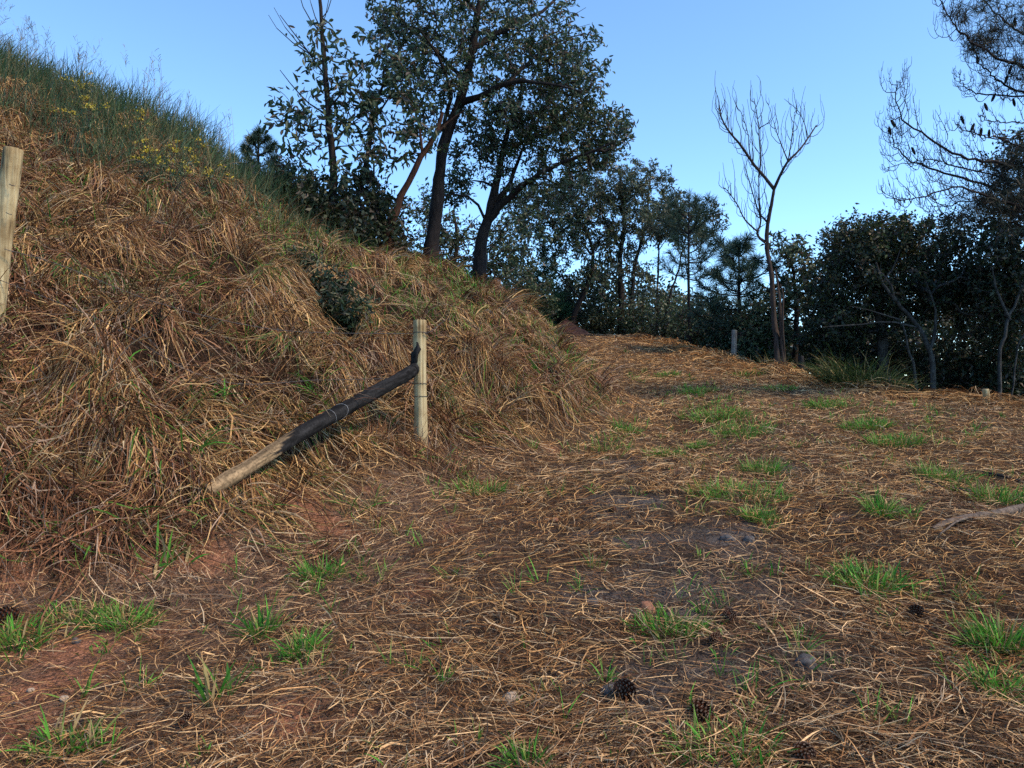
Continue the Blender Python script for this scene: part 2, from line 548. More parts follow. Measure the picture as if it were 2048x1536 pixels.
def draped(x, y, head, L, W, S, h0, arch, tiplift, curl, colors, tipcolors=None, flat=0.75):
    """blades that lie along the ground: heading angle, length, ground clearance profile"""
    n = len(x)
    px, py = x.copy(), y.copy()
    path = np.zeros((n, S, 3))
    ang = head.copy()
    t = np.linspace(0, 1, S)
    wig = rng.normal(0, 0.13, (n, S))
    for k in range(S):
        h = h0 + arch * 4 * t[k] * (1 - t[k]) + tiplift * t[k] ** 2
        path[:, k, 0] = px; path[:, k, 1] = py; path[:, k, 2] = hz(px, py) + h
        gx_, gy_ = hgrad(px, py)
        dx, dy = np.cos(ang), np.sin(ang)
        sl = gx_ * dx + gy_ * dy
        st = L / (S - 1) / np.sqrt(1 + sl * sl)
        px = px + dx * st; py = py + dy * st
        ang = ang + curl / (S - 1) + wig[:, k]
    gx_, gy_ = hgrad(x, y)
    nrm = unit(np.stack((-gx_, -gy_, np.ones(n)), -1))
    d = unit(path[:, -1] - path[:, 0])
    side = unit(np.cross(nrm, d))
    a = rng.normal(0, (1 - flat) * 2.2, n)
    wv = side * np.cos(a)[:, None] + nrm * np.sin(a)[:, None]
    return ribbon(path, W, wv, colors, tipcolors)


def upright(base, head, L, W, S, lean0, droop, colors, tipcolors=None, tip=0.1, twist=None):
    """standing blades that lean and droop"""
    n = len(base)
    path = np.zeros((n, S, 3)); p = base.copy()
    hx = np.stack((np.cos(head), np.sin(head), np.zeros(n)), -1)
    th = lean0.copy()
    for k in range(S):
        path[:, k] = p
        d = hx * np.sin(th)[:, None] + np.array((0, 0, 1.0)) * np.cos(th)[:, None]
        p = p + d * (L / (S - 1))[:, None]
        th = th + droop / (S - 1) * (0.5 + k / (S - 1))
    side = np.stack((-np.sin(head), np.cos(head), np.zeros(n)), -1)
    a = rng.normal(0, 0.7, n)
    up = unit(path[:, 1] - path[:, 0])
    oth = np.cross(side, up)
    wv = side * np.cos(a)[:, None] + oth * np.sin(a)[:, None]
    return ribbon(path, W, wv, colors, tipcolors, base=0.8, mid=1.0, tip=tip)


def scatter(n, x0, x1, ya, yb, power=2.0):
    """points in a wedge of ground whose density falls with the distance from the gate"""
    # density ~ y^-power * y (wedge)
    out_x, out_y = [], []
    tot = 0
    while tot < n:
        m = n
        r = rng.random(m)
        if abs(power - 1) < 1e-3:
            y = ya * (yb / ya) ** r
        else:
            k = 1 - power
            y = (ya ** k + r * (yb ** k - ya ** k)) ** (1 / k)
        x = rng.uniform(x0, x1, m)
        ok = np.abs(x) < 0.78 * y + 0.6
        out_x.append(x[ok]); out_y.append(y[ok]); tot += ok.sum()
    return np.concatenate(out_x)[:n], np.concatenate(out_y)[:n]


# green areas on the track (two strips of regrowth), shared by straw thinning and tuft sowing
def strip(x, y):
    a = np.exp(-((x - 2.75 - 0.03 * (y - 8)) / 0.38) ** 2) * np.clip((y - 6.5) / 2, 0, 1) * np.clip((15 - y) / 4, 0, 1)
    b = np.exp(-((x - 4.9) / 0.4) ** 2) * np.clip((y - 7.5) / 1.5, 0, 1) * np.clip((13 - y) / 3, 0, 1)
    return np.maximum(a, b) * np.clip(0.5 + 1.2 * N1(x * 1.2 + 9, y * 0.8), 0, 1)


def straw_track(n):
    bag = Bag()
    x, y = scatter(int(n * 1.9), -5.5, 11, 2.1, 30, 1.75)
    b = bankness(x, y)
    e = x - edge_x(y)
    dens = (1 - 0.85 * b) * (1 - 0.85 * np.clip(patch(x, y, bare) * 1.3, 0, 1)) * (1 - 0.7 * patch(x, y, ashes)) * (e < 0.9)
    left = np.clip((0.3 - x) / 1.2, 0, 1)
    dens = dens * (0.55 + 0.45 * np.clip(0.8 + 1.3 * N2(x * 1.5, y * 1.5) + 0.8 * N3(x * 4, y * 4), 0, 1)) * (1 - 0.25 * left)
    ok = rng.random(len(x)) < dens
    x, y = x[ok][:n], y[ok][:n]
    m = len(x)
    left = np.clip((0.3 - x) / 1.2, 0, 1)
    flow = 0.25 + 0.9 * N1(x * 0.55, y * 0.55) + 0.5 * N4(x * 1.7, y * 1.7)
    head = flow + rng.normal(0, 0.45, m) + np.where(rng.random(m) < 0.5, math.pi, 0)
    wild = rng.random(m) < 0.5
    head = np.where(wild, rng.uniform(0, 2 * math.pi, m), head)
    L = rng.gamma(2.4, 0.058, m).clip(0.03, 0.6)
    longs = rng.random(m) < 0.05
    L = np.where(longs, rng.uniform(0.3, 0.75, m), L)
    W = rng.uniform(0.0018, 0.0046, m) * np.where(rng.random(m) < 0.08, 2.0, 1.0)
    W = np.maximum(W, y * 0.0007) * np.where(longs, 0.7, 1)
    L = L * np.clip(0.85 + y * 0.012, 0.8, 1.3)
    h0 = np.abs(rng.normal(0.004, 0.016, m)) + 0.002
    c = pick(STRAW, m, (1.9, 2.2, 2.2, 2.2, 2.4, 1.0, 0.8, 1.5))  # dark stalks favoured, painting in the fine shade of the mat
    gr = np.clip(0.5 + 0.9 * N2(x * 0.9 + 31, y * 0.9), 0, 1)[:, None]
    c = c * (1 - 0.22 * gr) + 0.22 * gr * c.mean(1, keepdims=True) * np.array((1.15, 1.0, 0.85))
    tc = c * rng.uniform(0.7, 1.25, (m, 1))
    arch = np.abs(rng.normal(0, 0.012, m)); lift = np.where(rng.random(m) < 0.12, rng.uniform(0, 0.09, m), np.abs(rng.normal(0, 0.012, m)))
    bag.add(*draped(x, y, head, L, W, 4, h0, arch, lift, rng.normal(0, 1.3, m), c, tc))
    # the mat of shorter stalks farther up the track
    k = 36000
    x = rng.uniform(-0.5, 8.5, k); y = 6.0 + 17 * rng.random(k) ** 1.5
    ok = (rng.random(k) > bankness(x, y)) & (x < edge_x(y) + 0.4) & (x < 0.72 * y + 0.5) & (rng.random(k) > 0.5 * patch(x, y, ashes))
    x, y = x[ok], y[ok]; m = len(x)
    c = pick(STRAW, m, (2.4, 2.4, 2.0, 1.2, 0.8, 1.4, 1.4, 0.8))
    bag.add(*draped(x, y, rng.uniform(0, 6.28, m), rng.uniform(0.06, 0.24, m), np.maximum(0.004, y * 0.0007), 3,
                    rng.uniform(0.004, 0.03, m), np.abs(rng.normal(0, 0.01, m)), np.abs(rng.normal(0, 0.02, m)), rng.normal(0, 0.8, m), c, c * 0.9))
    # chopped crumbs of straw, leaf and bark between the stalks
    k = 46000
    x, y = scatter(k, -5.5, 11, 2.1, 28, 1.8)
    ok = (rng.random(k) > 0.75 * bankness(x, y)) & (x < edge_x(y) + 0.5) & (rng.random(k) > 0.45 * patch(x, y, bare))
    x, y = x[ok], y[ok]; m = len(x)
    c = pick(STRAW, m, (1.6, 1.6, 1.6, 2, 3, 1.4, 1.0, 2.2))
    bag.add(*draped(x, y, rng.uniform(0, 6.28, m), rng.uniform(0.012, 0.055, m), np.maximum(rng.uniform(0.002, 0.006, m), y * 0.0008), 2,
                    rng.uniform(0.002, 0.014, m), np.zeros(m), rng.normal(0.002, 0.006, m), np.zeros(m), c, c * 0.9))
    o = link('straw', bag.mesh('straw'), M['straw'])
    tag(o, 'mown dry straw lying over the clay track', kind='stuff')


def straw_windrow(n):
    bag = Bag()
    y = 8.5 + 18.5 * rng.random(n) ** 1.7
    x = edge_x(y) + rng.normal(-0.1, 0.42, n)
    m = n
    head = rng.normal(2.2, 0.9, m) + np.where(rng.random(m) < 0.5, math.pi, 0)
    L = rng.uniform(0.15, 0.6, m); W = np.maximum(rng.uniform(0.004, 0.008, m), y * 0.0008)
    c = pick(STRAW, m, (2.0, 2.6, 2.6, 1.6, 1.2, 0.8, 0.8, 1.0))
    bag.add(*draped(x, y, head, L, W, 5, np.abs(rng.normal(0.01, 0.05, m)), np.abs(rng.normal(0, 0.05, m)), rng.normal(0, 0.05, m), rng.normal(0, 1.2, m), c, c * 0.85))
    o = link('straw', bag.mesh('straw_windrow'), M['straw'])
    tag(o, 'raked windrow of golden straw along the track edge', kind='stuff')


def crest_line(x, y):
    """1 up on the hill where green grass takes over from dead straw"""
    z = hz(x, y)
    s = np.clip((y - (8.9 + 0.12 * (x + 7) * 4)) / 3.0 + 0.35 * N2(x * 1.1, y * 1.1), 0, 1) * np.clip((-2.4 - x) / 1.5, 0, 1)
    return s


def straw_bank(n):
    bag = Bag()
    # clumps: each root throws a sheaf of long dead blades down the slope
    nb = 11
    nr = n // nb
    x, y = scatter(nr * 4, -9.5, 1.6, 3.6, 19, 1.7)
    b = bankness(x, y)
    dens = np.clip(b * 1.25, 0.0, 1) * (1 - 0.85 * crest_line(x, y)) * (1 - 0.95 * np.clip(patch(x, y, bare) * 1.3, 0, 1))
    dens = dens * np.clip(0.70 + 1.0 * N2(x * 1.3, y * 1.3) + 0.9 * N4(x * 3.4, y * 3.4), 0.16, 1)
    sg = hgrad(x, y, 0.2)
    dens = dens * np.clip(0.45 + 0.4 * np.hypot(*sg), 0.5, 1.3)
    ok = rng.random(len(x)) < dens
    x, y = x[ok][:nr - 900], y[ok][:nr - 900]
    ex = rng.uniform(-0.5, 1.15, 1500); ey = rng.uniform(7.6, 14, 1500)       # the steep end of the bank beside the track
    ek = bankness(ex, ey) > 0.35
    fx = rng.uniform(-4.4, -0.9, 1500); fy = rng.uniform(3.7, 5.6, 1500)       # straw slumped over the foot of the bank
    fk = (rng.random(1500) < 0.25 + bankness(fx, fy)) & (rng.random(1500) > 1.2 * patch(fx, fy, bare)) & (fy > 4.25 + 0.42 * (fx + 2.4))
    x = np.concatenate((x, ex[ek][:900], fx[fk][:700])); y = np.concatenate((y, ey[ek][:900], fy[fk][:700]))
    nr = len(x)
    gx_, gy_ = hgrad(x, y, 0.3)
    down = np.arctan2(-gy_, -gx_)
    rot = 0.7 * N1(x * 0.8, y * 0.8) + 0.5 * N3(x * 2.1, y * 2.1)
    ch = down + rot + rng.normal(0, 0.35, nr)
    hue = np.clip(0.42 + 0.9 * N4(x * 0.7, y * 0.7) + rng.normal(0, 0.25, nr), 0, 1)
    cl = rng.uniform(0.6, 1.25, nr)
    harch = np.abs(rng.normal(0.02, 0.035, nr))
    rep = lambda a: np.repeat(a, nb)
    m = nr * nb
    X = rep(x) + rng.normal(0, 0.05, m); Y = rep(y) + rng.normal(0, 0.05, m)
    head = rep(ch) + rng.normal(0, 0.38, m) + np.where(rng.random(m) < 0.18, rng.uniform(-3, 3, m), 0)
    L = rep(cl) * rng.gamma(3.2, 0.10, m).clip(0.08, 1.0) * np.clip(8.5 / Y, 0.6, 1)
    W = np.maximum(rng.uniform(0.003, 0.0078, m) * np.where((rng.random(m) < 0.4) & (Y < 8), 1.7, 1.0), Y * 0.0007)
    pal_gold = np.array(((0.60, 0.415, 0.19), (0.40, 0.25, 0.105), (0.235, 0.135, 0.057), (0.10, 0.054, 0.026), (0.42, 0.335, 0.205))) * np.array((1.04, 0.97, 0.93))
    pal_red = np.array(((0.32, 0.18, 0.10), (0.20, 0.10, 0.053), (0.125, 0.06, 0.033), (0.055, 0.028, 0.018), (0.30, 0.225, 0.16))) * np.array((1.05, 0.98, 0.96))
    pg = pick(pal_gold, m, (1.3, 1.7, 1.9, 2.7, 0.7)); pr = pick(pal_red, m, (1.2, 1.7, 2.0, 2.8, 0.9))  # darkest tones weighted up: shade between the blades put into their colour
    c = np.where((rng.random(m) < rep(hue))[:, None], pg, pr)
    g = rng.random(m) < 0.05 + 0.06 * rep(np.clip(N2(x * 0.8 + 5, y * 0.8), 0, 1))
    c = np.where(g[:, None], np.array((0.08, 0.17, 0.03)) * rng.uniform(0.6, 1.3, (m, 1)), c)
    h0 = rng.uniform(0.0, 0.05, m)
    arch = rep(harch) * rng.uniform(0.3, 1.4, m)
    lift = np.where(rng.random(m) < 0.10, rng.uniform(0.0, 0.14, m), rng.normal(0.01, 0.02, m))
    bag.add(*draped(X, Y, head, L, W, 5, h0, arch, lift, rng.normal(0, 0.75, m), c, c * rng.uniform(0.75, 1.2, (m, 1)), flat=0.6))
    # sheaves that stick out and hang over: they give the bank its tufts and dark pockets
    nt = 330; nb2 = 24
    x, y = scatter(nt * 5, -9, 1.5, 4.2, 16, 1.7)
    ok = rng.random(len(x)) < np.clip(bankness(x, y), 0, 1) * (1 - 0.9 * crest_line(x, y)) * (1 - np.clip(patch(x, y, bare) * 1.3, 0, 1))
    x, y = x[ok][:nt], y[ok][:nt]; nt = len(x)
    gx_, gy_ = hgrad(x, y, 0.3)
    down = np.arctan2(-gy_, -gx_)
    m = nt * nb2
    rep = lambda a: np.repeat(a, nb2)
    X = rep(x) + rng.normal(0, 0.035, m); Y = rep(y) + rng.normal(0, 0.035, m)
    base = np.stack((X, Y, hz(X, Y) - 0.01), -1)
    head = rep(down) + rep(rng.normal(0, 0.5, nt)) + rng.normal(0, 0.55, m)
    L = rep(rng.uniform(0.25, 0.62, nt)) * rng.uniform(0.6, 1.3, m)
    hue = rep(rng.random(nt))
    c = np.where((rng.random(m) < hue)[:, None], pick(pal_gold, m, (1.8, 2, 2, 1, 1.2)), pick(pal_red, m, (1.6, 2, 2, 1, 1.4)))
    bag.add(*upright(base, head, L, np.maximum(rng.uniform(0.004, 0.010, m), Y * 0.0009), 5, rng.uniform(0.5, 1.1, m), rng.uniform(1.0, 2.3, m), c, c * 0.9))
    # combed mats on the hummocks, hanging over the lip
    for mx, my, mr_, mh in MOUNDS:
        m = int(60 + 110 * mr_ / 0.3)
        gx0, gy0 = hgrad(np.array([mx]), np.array([my]), 0.5)
        dn = float(np.arctan2(-gy0, -gx0)[0]) + rng.normal(0, 0.35)
        t = rng.normal(0, mr_ * 0.5, m); up_ = rng.uniform(-0.2, 1.0, m) * mr_
        X = mx - math.cos(dn) * up_ - math.sin(dn) * t; Y = my - math.sin(dn) * up_ + math.cos(dn) * t
        warm = rng.random()
        c = np.where((rng.random(m) < warm)[:, None], pick(pal_gold, m, (1.6, 2, 2, 1.2, 1.2)), pick(pal_red, m, (1.4, 2, 2, 1.4, 2.2)))
        if rng.random() < 0.22:
            g = rng.random(m) < 0.3
            c = np.where(g[:, None], np.array((0.08, 0.15, 0.04)) * rng.uniform(0.6, 1.3, (m, 1)), c)
        bag.add(*draped(X, Y, np.full(m, dn) + rng.normal(0, 0.45, m) + t * 1.2, rng.uniform(0.16, 0.66, m) * (0.65 + mr_) * min(1, 8.5 / my), np.maximum(rng.uniform(0.0035, 0.009, m), Y * 0.0007), 5,
                        rng.uniform(0.01, 0.05, m), np.abs(rng.normal(0.01, 0.03, m)), np.abs(rng.normal(0.03, 0.04, m)), rng.normal(0, 0.7, m), c, c * rng.uniform(0.8, 1.15, (m, 1)), flat=0.5))
    # long straight stalks lying every way across the mats
    x, y = scatter(5200, -8, 1.2, 4.0, 15, 1.6)
    ok = rng.random(len(x)) < np.clip(bankness(x, y), 0, 1) * (1 - 0.6 * crest_line(x, y))
    x, y = x[ok][:2600], y[ok][:2600]; m = len(x)
    c = pick(np.array(((0.36, 0.25, 0.17), (0.27, 0.16, 0.10), (0.44, 0.32, 0.18), (0.09, 0.05, 0.035))), m)
    bag.add(*draped(x, y, rng.uniform(0, 6.28, m), rng.uniform(0.3, 1.0, m), np.maximum(rng.uniform(0.0022, 0.004, m), y * 0.0005), 5,
                    rng.uniform(0.02, 0.10, m), np.abs(rng.normal(0, 0.03, m)), rng.normal(0.03, 0.05, m), rng.normal(0, 0.15, m), c, c))
    # brushy dead stalks round the post foot
    m = 420
    a = rng.uniform(0, 6.28, m); r = 0.42 * np.sqrt(rng.random(m))
    X = -0.80 + np.cos(a) * r * 1.3; Y = 6.66 + np.sin(a) * r * 0.6
    base = np.stack((X, Y, hz(X, Y) - 0.02), -1)
    c = pick(pal_red, m, (1.6, 2, 2, 1.2, 1.4))
    bag.add(*upright(base, rng.uniform(0, 6.28, m), rng.uniform(0.14, 0.42, m), np.full(m, 0.0055), 5, rng.uniform(0.1, 1.0, m), rng.uniform(0.2, 1.5, m), c, c * 0.9))
    o = link('dry_grass', bag.mesh('dry_grass'), M['straw'])
    tag(o, 'long dead grass draped down the cut bank', kind='stuff')


GREEN = np.array(((0.055, 0.20, 0.020), (0.075, 0.25, 0.025), (0.038, 0.14, 0.018), (0.11, 0.30, 0.035), (0.14, 0.24, 0.04)))
GREEN_DULL = np.array(((0.06, 0.105, 0.045), (0.08, 0.135, 0.055), (0.04, 0.08, 0.035), (0.12, 0.155, 0.075), (0.22, 0.18, 0.09), (0.07, 0.125, 0.08)))


def hill_grass(n):
    bag = Bag()
    x, y = scatter(n * 6, -11, -1.5, 8, 17, 1.5)
    s = crest_line(x, y)
    ok = rng.random(len(x)) < np.clip(s * 1.1, 0, 1) * np.clip(0.8 + 0.7 * N1(x, y), 0.1, 1)
    x, y = x[ok][:n], y[ok][:n]; m = len(x)
    base = np.stack((x, y, hz(x, y) - 0.02), -1)
    gx_, gy_ = hgrad(x, y, 0.3)
    head = np.where(rng.random(m) < 0.6, np.arctan2(-gy_, -gx_) + rng.normal(0, 0.8, m), rng.uniform(0, 6.28, m))
    L = rng.uniform(0.28, 0.72, m) * (0.8 + 0.35 * crest_line(x, y)) * (1 + 0.25 * N2(x * 1.5, y * 1.5))
    c = pick(GREEN_DULL, m, (2.2, 2, 2, 1.2, 1.3, 2))
    tc = np.where((rng.random(m) < 0.16)[:, None], np.array((0.28, 0.23, 0.11)), c * 1.1)
    bag.add(*upright(base, head, L, np.maximum(rng.uniform(0.004, 0.009, m), y * 0.0008), 4, rng.uniform(0.05, 0.7, m), rng.uniform(0.3, 1.7, m), c, tc))
    # matted dead thatch between
    k = n // 2
    x, y = scatter(k * 4, -11, -1.5, 8, 16, 1.5)
    ok = rng.random(len(x)) < crest_line(x, y)
    x, y = x[ok][:k], y[ok][:k]; m = len(x)
    gx_, gy_ = hgrad(x, y, 0.3)
    c = pick(STRAW, m, (1, 1.5, 2, 2, 1.5, 1, 1, 1.5)) * 0.9
    bag.add(*draped(x, y, np.arctan2(-gy_, -gx_) + rng.normal(0, 0.8, m), rng.uniform(0.2, 0.6, m), np.maximum(0.006, y * 0.0008), 4,
                    rng.uniform(0, 0.1, m), np.abs(rng.normal(0, 0.08, m)), rng.normal(0, 0.05, m), rng.normal(0, 1, m), c))
    o = link('hill_grass', bag.mesh('hill_grass'), M['grass'])
    tag(o, 'long dull green grass covering the top of the hill', kind='stuff')


def seed_stems(n):
    bag = Bag()
    for i in range(n):
        u = rng.uniform(-40, 600) ** 1.0
        x = rng.uniform(-9.5, -4.2); y = 11.0 + rng.uniform(-0.5, 2.2)
        z = float(hz(x, y))
        hgt = rng.uniform(0.7, 1.35)
        b = np.array([[x, y, z]])
        hd = np.array([rng.uniform(0, 6.28)])
        c = np.array([[0.20, 0.17, 0.09]]) * rng.uniform(0.6, 1.2)
        ln = np.array([rng.uniform(0.0, 0.15)]); dr = np.array([rng.uniform(0.1, 0.5)])
        bag.add(*upright(b, hd, np.array([hgt]), np.array([0.006]), 6, ln, dr, c, c, tip=0.5))
        # open panicle
        k = 16
        tt = rng.uniform(0.62, 1.0, k)
        th = ln + dr * 0.5 * tt
        top = b + np.stack((np.cos(hd) * np.sin(th), np.sin(hd) * np.sin(th), np.cos(th)), -1) * (hgt * tt)[:, None]
        bag.add(*upright(top, rng.uniform(0, 6.28, k), rng.uniform(0.06, 0.2, k) * (1.5 - tt), np.full(k, 0.005), 4, rng.uniform(0.3, 0.9, k),
                         rng.uniform(0.2, 1.2, k), np.repeat(c, k, 0), np.repeat(c, k, 0), tip=1.2))
    o = link('seeding_grass', bag.mesh('seeding_grass'), M['straw'])
    tag(o, 'thin seeding grass stems standing against the sky', kind='stuff')


def tuft_into(bag, p, n, L, spread, W=0.007, pal=GREEN, lean=(0.1, 1.0), droop=(0.2, 1.3), dry=0.12, stretch=1.0):
    a = rng.uniform(0, 6.28, n); r = spread * np.sqrt(rng.random(n))
    x = p[0] + np.cos(a) * r * stretch; y = p[1] + np.sin(a) * r
    base = np.stack((x, y, hz(x, y) - 0.005), -1)
    head = a + rng.normal(0, 0.9, n)
    c = pick(pal, n)
    d = rng.random(n) < dry
    c = np.where(d[:, None], np.array((0.33, 0.24, 0.11)), c)
    tc = np.where((rng.random(n) < 0.2)[:, None], np.array((0.26, 0.22, 0.08)), c * 1.15)
    w = np.maximum(rng.uniform(0.6, 1.2, n) * W, p[1] * 0.0008)
    bag.add(*upright(base, head, L * rng.uniform(0.45, 1.15, n), w, 5, rng.uniform(*lean, n), rng.uniform(*droop, n), c, tc))


def green_scatter():
    bag = Bag()
    # small shoots on the track
    x, y = scatter(5200, -4, 6, 2.3, 26, 1.9)
    s = 0.08 + 2.4 * strip(x, y) + 0.25 * np.clip(N4(x * 0.9, y * 0.9) - 0.25, 0, 1)
    s = s * (1 - bankness(x, y) * 0.75)
    ok = rng.random(len(x)) < s * 0.6
    for px, py in zip(x[ok], y[ok]):
        tuft_into(bag, (px, py), int(rng.integers(4, 14)), rng.uniform(0.05, 0.15) * (1 + 0.03 * py), rng.uniform(0.02, 0.07), W=0.0055)
    # along the foot of the bank
    for k in range(70):
        t = rng.random()
        py = 8.3 + 14 * t ** 1.6; px = 0.95 + rng.normal(0, 0.22)
        tuft_into(bag, (px, py), 14, rng.uniform(0.12, 0.24), 0.12, W=0.006, dry=0.25)
    # green coming through on the upper bank near the trees
    x, y = scatter(1500, -4, 1.0, 9.5, 18, 1.0)
    b = bankness(x, y)
    ok = rng.random(len(x)) < b * 0.6
    for px, py in zip(x[ok], y[ok]):
        tuft_into(bag, (px, py), 8, rng.uniform(0.15, 0.34), 0.14, W=0.007, dry=0.2)
    # bank: scattered green blades
    x, y = scatter(700, -7, 0.5, 4.4, 10, 1.4)
    ok = rng.random(len(x)) < bankness(x, y) * 0.34
    for px, py in zip(x[ok], y[ok]):
        tuft_into(bag, (px, py), int(rng.integers(2, 9)), rng.uniform(0.16, 0.42), 0.08, W=0.0115, pal=GREEN[:4] * 0.8, lean=(0.3, 1.2), droop=(0.4, 2.0))
    o = link('green_grass', bag.mesh('green_grass'), M['grass'])
    tag(o, 'scattered young green grass shoots on track and bank', kind='stuff')


straw_track(86000)
straw_windrow(9500)
straw_bank(40000)
hill_grass(20000)
seed_stems(75)
green_scatter()

# ------------------------------------------------------------------ tubes, twigs, leaves
def catmull(pts, n):
    pts = np.asarray(pts, float)
    if len(pts) < 3:
        t = np.linspace(0, 1, n)[:, None]
        return pts[0] * (1 - t) + pts[-1] * t
    p = np.concatenate(([2 * pts[0] - pts[1]], pts, [2 * pts[-1] - pts[-2]]))
    k = len(pts) - 1
    out = []
    for u in np.linspace(0, k - 1e-6, n):
        i = int(u); t = u - i
        a, b, c, d = p[i], p[i + 1], p[i + 2], p[i + 3]
        out.append(0.5 * ((2 * b) + (-a + c) * t + (2 * a - 5 * b + 4 * c - d) * t * t + (-a + 3 * b - 3 * c + d) * t ** 3))
    return np.array(out)


def tube(pts, radii, sides=8, rough=0.0, cap=True):
    """returns V, quads, t along the tube, angle"""
    pts = np.asarray(pts, float); n = len(pts)
    radii = np.broadcast_to(np.asarray(radii, float), (n,))
    tan = unit(np.gradient(pts, axis=0))
    ref = np.array((0.0, 0.0, 1.0)) if abs(tan[0][2]) < 0.9 else np.array((1.0, 0.0, 0.0))
    s = unit(np.cross(tan[0], ref)[None])[0]
    S = []
    for k in range(n):
        s = s - tan[k] * np.dot(s, tan[k]); s = s / max(np.linalg.norm(s), 1e-9); S.append(s)
    S = np.array(S); B = np.cross(tan, S)
    a = np.linspace(0, 2 * math.pi, sides, endpoint=False)
    rr = radii[:, None] * np.ones((n, sides))
    if rough:
        kk = np.arange(n)[:, None] * 0.9
        rr = rr * (1 + rough * N1(kk + a[None] * 1.3 + pts[0, 0] * 3, a[None] * 2.1 + kk * 0.35 + pts[0, 1]))
    V = pts[:, None] + S[:, None] * (np.cos(a)[None, :, None] * rr[..., None]) + B[:, None] * (np.sin(a)[None, :, None] * rr[..., None])
    V = V.reshape(-1, 3)
    i, j = np.meshgrid(np.arange(n - 1), np.arange(sides), indexing='ij')
    q0 = (i * sides + j).ravel(); q1 = (i * sides + (j + 1) % sides).ravel()
    Q = np.stack((q0, q1, q1 + sides, q0 + sides), -1)
    T_ = np.repeat(np.linspace(0, 1, n), sides); A_ = np.tile(a, n)
    if cap:
        extra = []
        for end, idx in ((0, 0), (n - 1, (n - 1) * sides)):
            k0 = len(V)
            V = np.concatenate((V, V[idx:idx + sides], pts[end][None]))
            c = len(V) - 1
            for m_ in range(0, sides - 1, 2):
                extra.append((c, k0 + m_, k0 + m_ + 1, k0 + (m_ + 2) % sides))
            if sides % 2:
                extra.append((c, k0 + sides - 1, k0, k0))
            T_ = np.append(T_, np.full(sides + 1, end / (n - 1))); A_ = np.append(A_, np.append(A_[idx:idx + sides], 0))
        Q = np.concatenate((Q, np.array(extra)))
    return V, Q, T_, A_


class TubeBag:
    def __init__(self):
        self.v, self.q, self.n = [], [], 0

    def add(self, V, Q):
        self.v.append(V); self.q.append(Q + self.n); self.n += len(V)

    def mesh(self, name):
        return make_mesh(name, np.concatenate(self.v), np.concatenate(self.q), smooth=True)


def twig_prisms(A, B, ra, rb, sides=4):
    """many thin straight pieces at once"""
    d = unit(B - A)
    ref = np.where(np.abs(d[:, 2:3]) < 0.9, np.array((0, 0, 1.0)), np.array((1.0, 0, 0)))
    s = unit(np.cross(d, ref)); b = np.cross(d, s)
    a = np.linspace(0, 2 * math.pi, sides, endpoint=False)
    off = s[:, None] * np.cos(a)[None, :, None] + b[:, None] * np.sin(a)[None, :, None]
    V = np.concatenate((A[:, None] + off * ra[:, None, None], B[:, None] + off * rb[:, None, None]), 1)
    n = len(A)
    k = np.arange(sides)
    q = np.stack((k, (k + 1) % sides, (k + 1) % sides + sides, k + sides), -1)
    Q = (np.arange(n) * 2 * sides)[:, None, None] + q[None]
    return V.reshape(-1, 3), Q.reshape(-1, 4)


def leaf_cards(pos, d, L, W, colors, fold=0.25, simple=False):
    """six-cornered folded leaves"""
    n = len(pos)
    d = unit(d)
    r = unit(rng.normal(0, 1, (n, 3)) + np.array((0, 0, 0.6)))
    s = unit(np.cross(d, r)); nn = np.cross(s, d)
    L = L[:, None]; W = W[:, None]
    b = pos; tip = pos + d * L - nn * L * 0.10
    if simple:
        V = np.stack((b, pos + d * L * 0.45 + s * W * 0.5 + nn * W * fold, tip, pos + d * L * 0.45 - s * W * 0.5 + nn * W * fold), 1).reshape(-1, 3)
        k = (np.arange(n) * 4)[:, None]
        return V, k + np.array((0, 1, 2, 3)), np.repeat(colors, 4, 0)
    l1 = pos + d * L * 0.33 + s * W * 0.5 + nn * W * fold; l2 = pos + d * L * 0.68 + s * W * 0.42 + nn * W * fold * 0.7
    r1 = pos + d * L * 0.33 - s * W * 0.5 + nn * W * fold; r2 = pos + d * L * 0.68 - s * W * 0.42 + nn * W * fold * 0.7
    V = np.stack((b, l1, l2, tip, r2, r1), 1).reshape(-1, 3)
    k = (np.arange(n) * 6)[:, None]
    Q = np.concatenate((k + np.array((0, 1, 2, 3)), k + np.array((0, 3, 4, 5))), 0)
    return V, Q, np.repeat(colors, 6, 0)


def in_ellipsoid(n, c, r, shell=0.45):
    d = unit(rng.normal(0, 1, (n, 3)))
    rad = rng.random(n) ** shell
    return np.asarray(c) + d * rad[:, None] * np.asarray(r)


